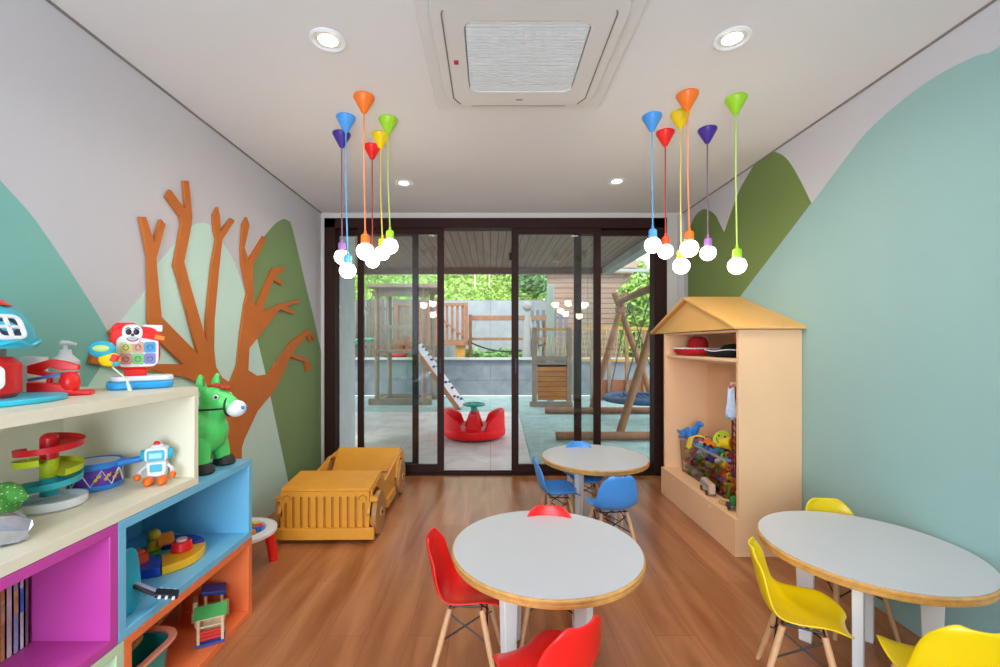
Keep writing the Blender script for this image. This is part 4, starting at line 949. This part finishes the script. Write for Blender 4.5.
tag(P('patio_spotlight', MB().cyl((.355, 7.30, PZ-.12), (.355, 7.30, PZ-.001), .05, n=20), m_black), 'small black cylinder lamp on the patio ceiling', 'lamp')
# retaining wall
m_blk = brick_mat('retaining_blocks', '92969C', '8A8F95', '787D82', 2.2, .40, .010, .8, 'XZ', .5, ('D4D6DA', (3, 3, 1)), .3)
ST('retaining_wall', MB().box((2, 11.8, .47), (24, .3, .94)), m_blk, smooth=False)
ST('wall_coping', MB().box((2, 11.77, .965), (24, .4, .05)), mat('coping_pale', 'C0C0BC', .7), smooth=False)
m_grass = mat('terrace_grass', '6E8A4C', .9, .45, 6, .6)
ST('terrace_ground', MB().box((2, 13.8, .42), (24, 3.66, .9)), m_grass, smooth=False)
ST('garden_wall', MB().box((-4.0, 15.6, 1.46), (12.0, .2, 2.9)), brick_mat('garden_wall_panels', 'A9AEB2', 'A2A7AB', '8D9296', 1.5, 2.9, .012, .8, 'XZ', 0, ('E4E4E4', (2, 2, 1)), .2), smooth=False)
# grassy bank behind
w = MB(); random.seed(4); nx, ny = 60, 16; vs = []
for j in range(ny+1):
    for i in range(nx+1):
        vs.append((-16+i*.30, 15.75+j*.75, 2.5+j*.42+random.uniform(-.12, .12)))
w.add(vs, [(j*(nx+1)+i, j*(nx+1)+i+1, (j+1)*(nx+1)+i+1, (j+1)*(nx+1)+i) for j in range(ny) for i in range(nx)])
ST('grass_bank', w, mat('bank_green', '7A9448', .9, .5, 3, .8), smooth=False)
m_leaf = mat('leaf_bright', '9AB85A', .7, .35, 2); m_leaf2 = mat('leaf_mid', '7FA860', .7, .35, 2)
def leaves(fn, n, s, seed):
    random.seed(seed); vs = []; fs = []
    for _ in range(n):
        c = Vector(fn()); a = Vector((random.gauss(0, 1), random.gauss(0, 1), random.gauss(0, 1))).normalized(); b = a.orthogonal().normalized(); q_ = s*random.uniform(.6, 1.3); i = len(vs)
        vs += [c-a*q_, c+b*q_*.45, c+a*q_, c-b*q_*.45]; fs.append((i, i+1, i+2, i+3))
    return MB().add(vs, fs)
def bankpt():
    j = random.random(); return (random.uniform(-12, 2.1), 15.9+j*9, 2.62+j*5.0+random.uniform(-.05, .22))
tag(P('bank_plants', leaves(bankpt, 17000, .10, 9), m_leaf, smooth=False), 'bright green leafy ground cover on the bank behind the garden wall', 'plants', kind='stuff')
for px_ in (475, 489.5):
    D = 17.5; b = at(px_, 300, D)
    o = P('garden_stake', MB().cyl((0, 0, 0), (0, 0, 1.6), .035, n=8), mat('stake_pale', 'CFC8A8', .7)); o.location = (b.x, D, 3.2)
    tag(o, 'pale stake standing on the green bank, the %s one' % ('left' if px_ < 480 else 'right'), 'stake')
# far trees at the right
def crown(cx, cy, cz, rx, ry, rz_, label, n, seed, m, name='garden_tree', s=.13):
    t = T(name, label, 'tree', (cx, cy, 0.0))
    def f():
        while True:
            v = Vector((random.uniform(-1, 1), random.uniform(-1, 1), random.uniform(-1, 1)))
            if .25 < v.length < 1: break
        k = 1+.18*sin(7*v.x+3*v.z)*cos(5*v.y)
        return (v.x*rx*k, v.y*ry*k, cz+v.z*rz_*k)
    P('foliage', leaves(f, n, s, seed), m, t, smooth=False)
    P('trunk', MB().tube([(0, 0, -.0), (.05, 0, cz*.5), (0, 0, cz)], [.14, .10, .05], 8).tube([(0, 0, cz*.6), (rx*.5, 0, cz*1.05)], [.06, .02], 6).tube([(0, 0, cz*.55), (-rx*.5, 0, cz)], [.06, .02], 6), mat('bark', '6A5645', .8, .2), t)
crown(4.55, 12.9, 2.0, .85, .7, 1.6, 'leafy green tree seen between the swing logs', 5500, 1, m_leaf, s=.11)
crown(6.9, 14.2, 2.7, 1.25, 1.0, 1.9, 'taller leafy tree behind the swing at the right frame edge', 5000, 2, m_leaf2)
crown(-6.2, 14.0, 2.0, 1.5, .8, 1.2, 'green tree beyond the left end of the slatted fence', 3500, 3, m_leaf)
crown(1.9, 17.2, 4.6, 1.1, .8, 1.6, 'green tree behind the corner of the boarded house', 4500, 5, m_leaf2)
# neighbour building with boarded wall
t = T('neighbour_house', 'pink-brown boarded house beyond the playground', 'building', (3.25, 14.9, .0))
m_brd = brick_mat('boarded_wall', 'B49484', 'AE8E7E', '7A5E52', 8, .17, .014, .7, 'XZ', 0, ('E6DCD6', (1, 6, 1)), .4)
P('boarded_wall', MB().box((-.05, 0, 1.85), (2.5, .4, 3.7)), m_brd, t, smooth=False)
P('roof', MB().prism([(-.1, 3.701), (2.8, 3.701), (2.6, 3.85), (-.1, 3.85)], (-1.3, -.4, 0), (1, 0, 0), (0, 0, 1), (0, .8, 0)), mat('roof_pink', 'B89A8E', .7), t, smooth=False)
P('annex_wall', MB().box((1.45, .3, 1.95), (.5, .4, 3.9)), mat('annex_tan', 'C4A890', .8), t, smooth=False)
P('annex_roof', MB().prism([(-.45, 3.91), (.55, 3.91), (.55, 4.0), (.1, 4.2)], (1.45, -.2, 0), (1, 0, 0), (0, 0, 1), (0, .7, 0)), mat('roof_pink', 'B89A8E', .7), t, smooth=False)
tag(P('patio_post', MB().box((0, 0, 1.38), (.16, .16, 2.76)), mat('post_greygreen', '8B9488', .7), bev=.01, loc=(1.40, 10.3, -.01)), 'grey-green square post behind the rope-railed playhouse', 'post')

# wooden play platform with railing, and the rope bridge beside it
m_pw = mat('playground_wood', '95684A', .6, .18, 8); m_pw2 = mat('playground_wood_grey', '8D7A68', .7, .15, 8)
m_yw = mat('yellow_wood', 'B98845', .6, .15)
D = 13.0
def rel(px, py, D, o): return at(px, py, D)-Vector(o)
o_ = (at(455, 350, D).x-.6, D, .87)
t = T('play_platform', 'orange-brown wooden platform with a slatted railing on the terrace', 'play equipment', o_)
zt = at(0, 305.5, D).z-.87; zd = at(0, 340, D).z-.87; xe = at(465, 0, D).x-o_[0]
P('deck', MB().box((xe-1.0, .3, zd-.08), (2.2, 1.4, .16)), m_pw, t)
for x_ in (xe-1.95, xe-.98, xe+.05): P('post', MB().box((x_, -.36, (zt+.05+zd)/2-.04), (.10, .10, zt-zd+.12)), m_pw, t)
for x_ in (xe-1.9, xe-.12): P('foot', MB().box((x_, -.2, (zd-.16)/2), (.28, .24, zd-.16)), m_yw, t)
P('rail', MB().box((xe-.95, -.36, zt-.0), (2.1, .06, .08)), m_pw, t)
for k in range(13): P('baluster', MB().box((xe-1.85+k*.15, -.33, (zt-.04+zd)/2+.0), (.07, .03, zt-zd-.04)), m_pw, t)
P('diagonal_brace', MB().bar((xe-.75, -.40, zt-.35), (xe-.05, -.40, zd+.12), .03, .06), m_pw, t)
xa, xb = at(472, 0, D).x, at(545, 0, D).x
t = T('rope_bridge', 'rope bridge with two wooden rails and hanging fringe on the terrace', 'play equipment', ((xa+xb)/2, D, .87)); hw = (xb-xa)/2
z1_, z2_ = at(0, 318, D).z-.87, at(0, 339, D).z-.87
P('upper_rail', MB().box((0, 0, z1_), (2*hw, .08, .14)), m_pw, t); P('lower_rail', MB().box((0, 0, z2_), (2*hw, .08, .08)), m_pw, t)
w = MB()
for k in range(30):
    x_ = -hw+.06+k*(2*hw-.12)/29; w.tube([(x_, .0, z1_-.06), (x_+.03*(-1)**k, 0, (z1_+z2_)/2), (x_, 0, z2_+.03)], .006, 5)
P('rope_netting', w, mat('rope_pale', 'A8A49C', .8), t)
for x_ in (-hw-.05, hw+.05): P('post', MB().box((x_, 0, (z1_+.1)/2), (.1, .1, z1_+.1)), m_pw, t)
P('hanging_rope', MB().tube([(-hw+2*hw*k/16, -.2, z2_-.12-.25*(1-((k-8)/8)**2)) for k in range(17)], .022, 8), m_rub, t)
# low plants and shade under the bridge
random.seed(8)
tag(P('terrace_shrubs', leaves(lambda: (random.uniform(-1, 1.0), random.uniform(13.3, 14.6), .87+abs(random.gauss(0, .12))), 1800, .09, 12), m_leaf2, smooth=False), 'low green plants growing on the terrace behind the rope bridge', 'plants', kind='stuff')

# left: slatted fence on the terrace and climbing tower in front
D = 14.5; m_fg = mat('fence_greybrown', '75685F', .7, .12, 8)
xa, xb = at(356, 0, D).x, at(437, 0, D).x; t = T('slatted_fence', 'tall grey-brown slatted wooden fence on the terrace at left', 'fence', ((xa+xb)/2, D, .87)); L_ = xb-xa
zt = at(0, 300, D).z-.87
random.seed(2); k = 0; x_ = -L_/2
while x_ < L_/2-.05:
    ww = random.choice((.13, .17, .2)); P('slat', MB().box((x_+ww/2, 0, zt/2+random.uniform(-.0, .05)), (ww, .03, zt)), m_fg, t); x_ += ww+random.choice((.02, .03, .06)); k += 1
P('rail', MB().box((0, .04, zt*.85), (L_, .04, .09)).box((0, .04, zt*.2), (L_, .04, .09)), m_fg, t)
# tower
Dn, Df = 9.9, 10.9
xn = [at(377, 0, Dn).x, at(424, 0, Dn).x]; t = T('climbing_tower', 'weathered wooden climbing tower with roof behind the left glass door', 'play equipment', (xn[0], Dn, -.01)); wx = xn[1]-xn[0]; dy = Df-Dn
pts = [(0, 0), (wx, 0), (.05, dy), (wx+.05, dy)]
for x_, y_ in pts: P('post', MB().cyl((x_, y_, 0), (x_, y_, 2.62), .055, n=12), m_pw2, t)
P('base_beam', MB().box((wx/2, 0, .07), (wx+.35, .14, .14)), m_pw2, t); P('base_beam', MB().box((wx/2, dy, .07), (wx+.35, .14, .14)), m_pw2, t)
P('side_beam', MB().box((0.02, dy/2, .05), (.12, dy-.16, .10)), m_pw2, t)
P('side_beam', MB().box((wx, dy/2, .05), (.12, dy-.16, .10)), m_pw2, t)
P('platform', MB().box((wx/2, dy/2, 1.19), (wx+.12, dy+.1, .07)), m_pw2, t)
P('roof_board', MB().prism([(-.15, 2.62), (-.15, 2.70), (wx+.35, 2.70), (wx+.35, 2.62)], (0, -.2, 0), (1, 0, 0), (0, 0, 1), (0, dy+.4, 0)), m_pw2, t)
P('roof_beam', MB().box((wx/2, 0, 2.50), (wx+.2, .07, .12)), m_pw2, t)
P('rail', MB().box((wx/2, .0, 1.75), (wx, .04, .08)), m_pw2, t)
for x_ in (.22, .42, .66, .86): P('baluster', MB().box((x_, .0, 1.47), (.035, .03, .5)), m_pw2, t)
a, b = at(419, 346, 9.85), at(462, 403.5, 9.35); a = Vector((a.x+.06, 9.8, 1.25)); b.z = .03
t = T('climbing_ramp', 'sloping climbing board with small coloured holds leaning on the tower', 'play equipment', b, 0)
t.rotation_euler.x = math.radians(22)
a2 = a-b; dr = a2.normalized(); nr = Vector((0, 1, 0)).cross(dr); nr = nr if nr.z > 0 else -nr
P('board', MB().bar((0, 0, 0.02), a2, .42, .045, up=nr), mat('ramp_pale', 'C9BFC0', .6), t)
for s in (-1, 1): P('side_beam', MB().bar((0, s*.235, -.03), a2+Vector((0, s*.235, -.03)), .05, .09, up=nr), m_pw, t)
random.seed(6)
for k in range(14):
    q_ = a2*(.06+.066*k)+nr*.045+Vector((0, random.uniform(-.16, .16), .02)); c = random.choice(['2E4C9C', '9C2E3C', '3A7A5C', '22222A'])
    P('climbing_hold', MB().ball(q_, .035, (1, 1, .7), 10, 6), mat('hold_'+c, c, .5), t)
o = T('toy_horse', 'small red toy ride-on figure on the terrace behind the tower', 'toy', (at(399, 352, 12.2).x, 12.15, .87))
P('body', MB().box((0, 0, .045), (.4, .16, .09)).ball((0, 0, .2), .17, (1.4, .8, .8)).ball((.22, 0, .28), .09), mat('toy_terracotta', 'B8322C', .5), o); P('rider_seat', MB().ball((-.26, 0, .42), .13).ball((-.3, 0, .22), .12), mat('toy_brown', '9A6448', .6), o)
w = MB(); P
t = T('green_slide', 'green curved slide rails at the far left of the terrace', 'slide', (at(354, 360, 12.3).x-.2, 12.2, .87))
gm = mat('slide_green', '3C8C6A', .5)
for yy in (-.22, .22): P('side_rail', MB().tube([(-1.2, yy, .0+.05), (-.5, yy, .12), (.1, yy, .42), (.4, yy, .60), (.8, yy, .62)], .045, 8), gm, t)
P('chute', MB().prism([(-1.2, .03), (-.5, .08), (.1, .36), (.4, .54), (.4, .50), (.1, .32), (-.5, .04), (-1.2, .0)], (0, -.2, 0), (1, 0, 0), (0, 0, 1), (0, .4, 0)), gm, t)

# red whirl seat on the deck
t = T('whirling_seat', 'red plastic two-seat spinning toy with a teal wheel on the deck', 'play equipment', (at(474, 0, 6.45).x, 6.45, -.008))
m_sr = mat('whirl_red', 'E20C12', .45, spec=.25)
w = MB(); w.lathe([(.0001, .02), (.40, .02), (.455, .05), (.465, .10), (.455, .15), (.43, .165), (.0001, .165)], n=48)
def backrest(a0, a1):
    n = 18; vs = []
    for k in range(n+1):
        u = k/n; a = a0+(a1-a0)*u; h = .165+.26*min(1, (sin(pi*u))**.4*.92+.0)
        for r_, z in ((.455, .10), (.445, h), (.415, h+.015), (.385, h-.01), (.37, .14)): vs.append((r_*cos(a), r_*sin(a), z))
    return vs, [(k*5+j, k*5+(j+1) % 5, (k+1)*5+(j+1) % 5, (k+1)*5+j) for k in range(n) for j in range(5)]+[tuple(range(5)), tuple(range(n*5, n*5+5))[::-1]]
for s in (0, pi): w.add(*backrest(s-1.15, s+1.15))
for s in (-1, 1): w.prism([(-.115, .16), (.115, .16), (.055, .36), (-.055, .36)], (0, s*.02, 0), (1, 0, 0), (0, 0, 1), (0, s*.32, 0))
w.cyl((0, 0, .165), (0, 0, .375), .14, .06, n=24)
P('shell', w, m_sr, t, bev=.012)
P('base_ring', MB().lathe([(.0001, 0), (.36, 0), (.37, .02), (.0001, .02)], n=40), m_rub, t)
m_tw = mat('wheel_teal', '1E9A86', .35)
P('wheel_post', MB().cyl((0, 0, .375), (0, 0, .46), .048, .048, n=20), m_tw, t)
w = MB().tube([(.15*cos(2*pi*k/28), .15*sin(2*pi*k/28), .478) for k in range(28)], .018, 8, True).cyl((0, 0, .455), (0, 0, .485), .06, n=20)
for k in range(4): a = k*pi/2+.4; w.bar((0, 0, .474), (.15*cos(a), .15*sin(a), .478), .04, .016)
P('hand_wheel', w, m_tw, t)

# right: playhouse with rope rails
D = 9.6; x0_, x1_ = at(533, 0, D).x, at(569, 0, D).x
t = T('rope_railed_playhouse', 'wooden playhouse with an orange board panel and zigzag rope rail', 'play equipment', (x0_, D, -.01)); wx = x1_-x0_
zt = at(0, 328, D).z; zm = at(0, 357, D).z; zb = .03; zl = at(0, 361, D).z
for x_ in (0.03, wx): P('post', MB().box((x_, 0, (zt+.02)/2), (.10, .10, zt+.02)), m_pw2, t)
P('rail', MB().box((wx/2, 0, zt-.02), (wx, .05, .05)), m_yw, t); P('lower_rail', MB().box((wx/2, 0, zm-.02), (wx-.1, .06, .10)), m_pw2, t)
P('board_panel', MB().box((wx/2+.02, -.02, (zl+.12)/2-.02), (wx-.15, .04, zl-.22)), brick_mat('panel_boards', 'C07D34', 'B87430', '6E441E', 5, .11, .008, .5, 'XZ', 0, ('D8B890', (2, 10, 1)), .3), t, smooth=False)
P('base_beam', MB().box((wx/2, 0, .06), (wx+.14, .12, .10)), m_pw2, t)
P('top_beam', MB().box((wx/2, 0, zl-.07), (wx-.12, .08, .09)), m_pw2, t)
m_rope = mat('rope_yellow', 'E6CC8A', .8)
w = MB(); n = 14; w.tube([(.08+(wx-.14)*k/n, 0, (zt-.20) if k % 2 else (zm+.04)) for k in range(n+1)], .02, 6); P('zigzag_rope', w, m_rope, t)
D2 = 10.6; xs_, xe_ = at(572, 0, D2).x, at(664, 0, D2).x
t = T('rope_railed_walkway', 'long wooden walkway rail with yellow zigzag rope behind the swing', 'play equipment', (xs_, D2, -.01)); wx = xe_-xs_
zt = at(0, 328, D2).z; zm = at(0, 360, D2).z
P('rail', MB().box((wx/2, 0, zt), (wx, .05, .06)), m_yw, t); P('lower_rail', MB().box((wx/2, 0, zm), (wx, .05, .06)), m_yw, t)
for k in range(6): P('post', MB().box((.05+k*(wx-.1)/5, .0, zt/2-.02), (.07, .07, zt-.04)), m_pw2 if k < 3 else m_pw, t)
n = 30; P('zigzag_rope', MB().tube([(.05+(wx-.1)*k/n, -.04, zt-.04 if k % 2 else zm+.04) for k in range(n+1)], .014, 6), m_rope, t)
P('low_panel', MB().box((wx*.6, .08, .25), (wx*.6, .04, .50)), mat('red_brown_boards', '9C5C40', .7, .15), t)
# white figure-like post pair left of the playhouse
t = T('bridge_end_post', 'pale leaning post with a round cap at the end of the rope bridge', 'post', (at(528, 0, 12.4).x, 12.4, .992))
t.location.z = .87
P('leaning_post', MB().tube([(-.05, 0, .02), (-.03, 0, 1.0), (-.02, 0, 1.42)], [.13, .10, .05], 10), mat('post_pale', '9C9692', .7), t)
P('round_cap', MB().ball((-.02, 0, 1.55), .14), mat('cap_grey', '9A9088', .7), t)
P('brace', MB().bar((.32, 0, .02), (.02, 0, 1.30), .10, .08), mat('post_pale', '9C9692', .7), t)
xa = at(531, 0, 13).x
t = T('grey_picket_fence', 'short grey picket fence behind the playhouse', 'fence', (xa, 13.2, .87))
zt = at(0, 310, 13.2).z-.87
for k in range(7): P('picket', MB().box((k*.17+.05, 0, zt/2), (.10, .03, zt)), mat('picket_grey', '70707A', .7), t)
P('rail', MB().box((.56, .035, zt*.85), (1.2, .04, .08)), mat('picket_grey', '70707A', .7), t)

# log swing frame
m_log = mat('log_wood', '86593A', .65, .2, 6)
t = T('log_swing_frame', 'A-shaped log swing frame on ground logs outside the right door', 'swing frame', (2.6, 7.5, -.008))
def L3(*p): return [Vector(q_)-Vector((2.6, 7.5, -.008)) for q_ in p]
def log(name, a, b, r): P(name, MB().tube(L3(a, tuple((Vector(a)+Vector(b))/2), b), r, 14), m_log, t)
log('ground_log', (X(556, 6.2), 6.2, .06), (5.0, 6.2, .06), .060)
log('ground_log', (X(545, 8.6), 8.6, .06), (5.2, 8.6, .06), .062)
log('leg', (1.84, 6.32, .02), (2.62, 6.40, 2.42), .058)
log('leg', (3.30, 6.32, .02), (2.42, 6.53, 2.42), .058)
log('leg', (2.00, 8.75, .02), (2.76, 9.05, 2.40), .062)
log('leg', (3.40, 9.05, .02), (2.58, 9.16, 2.42), .062)
log('cross_beam', (2.50, 6.20, 2.24), (2.68, 9.30, 2.24), .065)
P('beam_bracket', MB().box(*[L3((2.66, 8.98, 2.05))[0], (.20, .16, .16)]), m_log, t, bev=.03)
t = T('basket_swing', 'round blue-rimmed net basket swing hanging from the log frame', 'swing', (2.66, 7.75, .40))
P('rim', MB().tube([(.62*cos(2*pi*k/40), .62*sin(2*pi*k/40), 0) for k in range(40)], .052, 10, True), mat('swing_blue', '2C4A6E', .6), t)
w = MB()
for k in range(-5, 6):
    q_ = k*.105; h_ = math.sqrt(max(0, .60**2-q_*q_))
    w.tube([(q_, -h_, 0), (q_, 0, -.05), (q_, h_, 0)], .012, 6); w.tube([(-h_, q_, 0), (0, q_, -.05), (h_, q_, 0)], .012, 6)
P('net', w, mat('swing_net', '3C5670', .7), t)
w = MB()
for a in (.7, 2.44, 3.84, 5.58):
    w.tube([(.60*cos(a), .60*sin(a), .04), (-.05, .55 if sin(a) > 0 else -.55, 1.74)], .010, 6)
P('chains', w, mat('chain_grey', '4A4A48', .4), t)
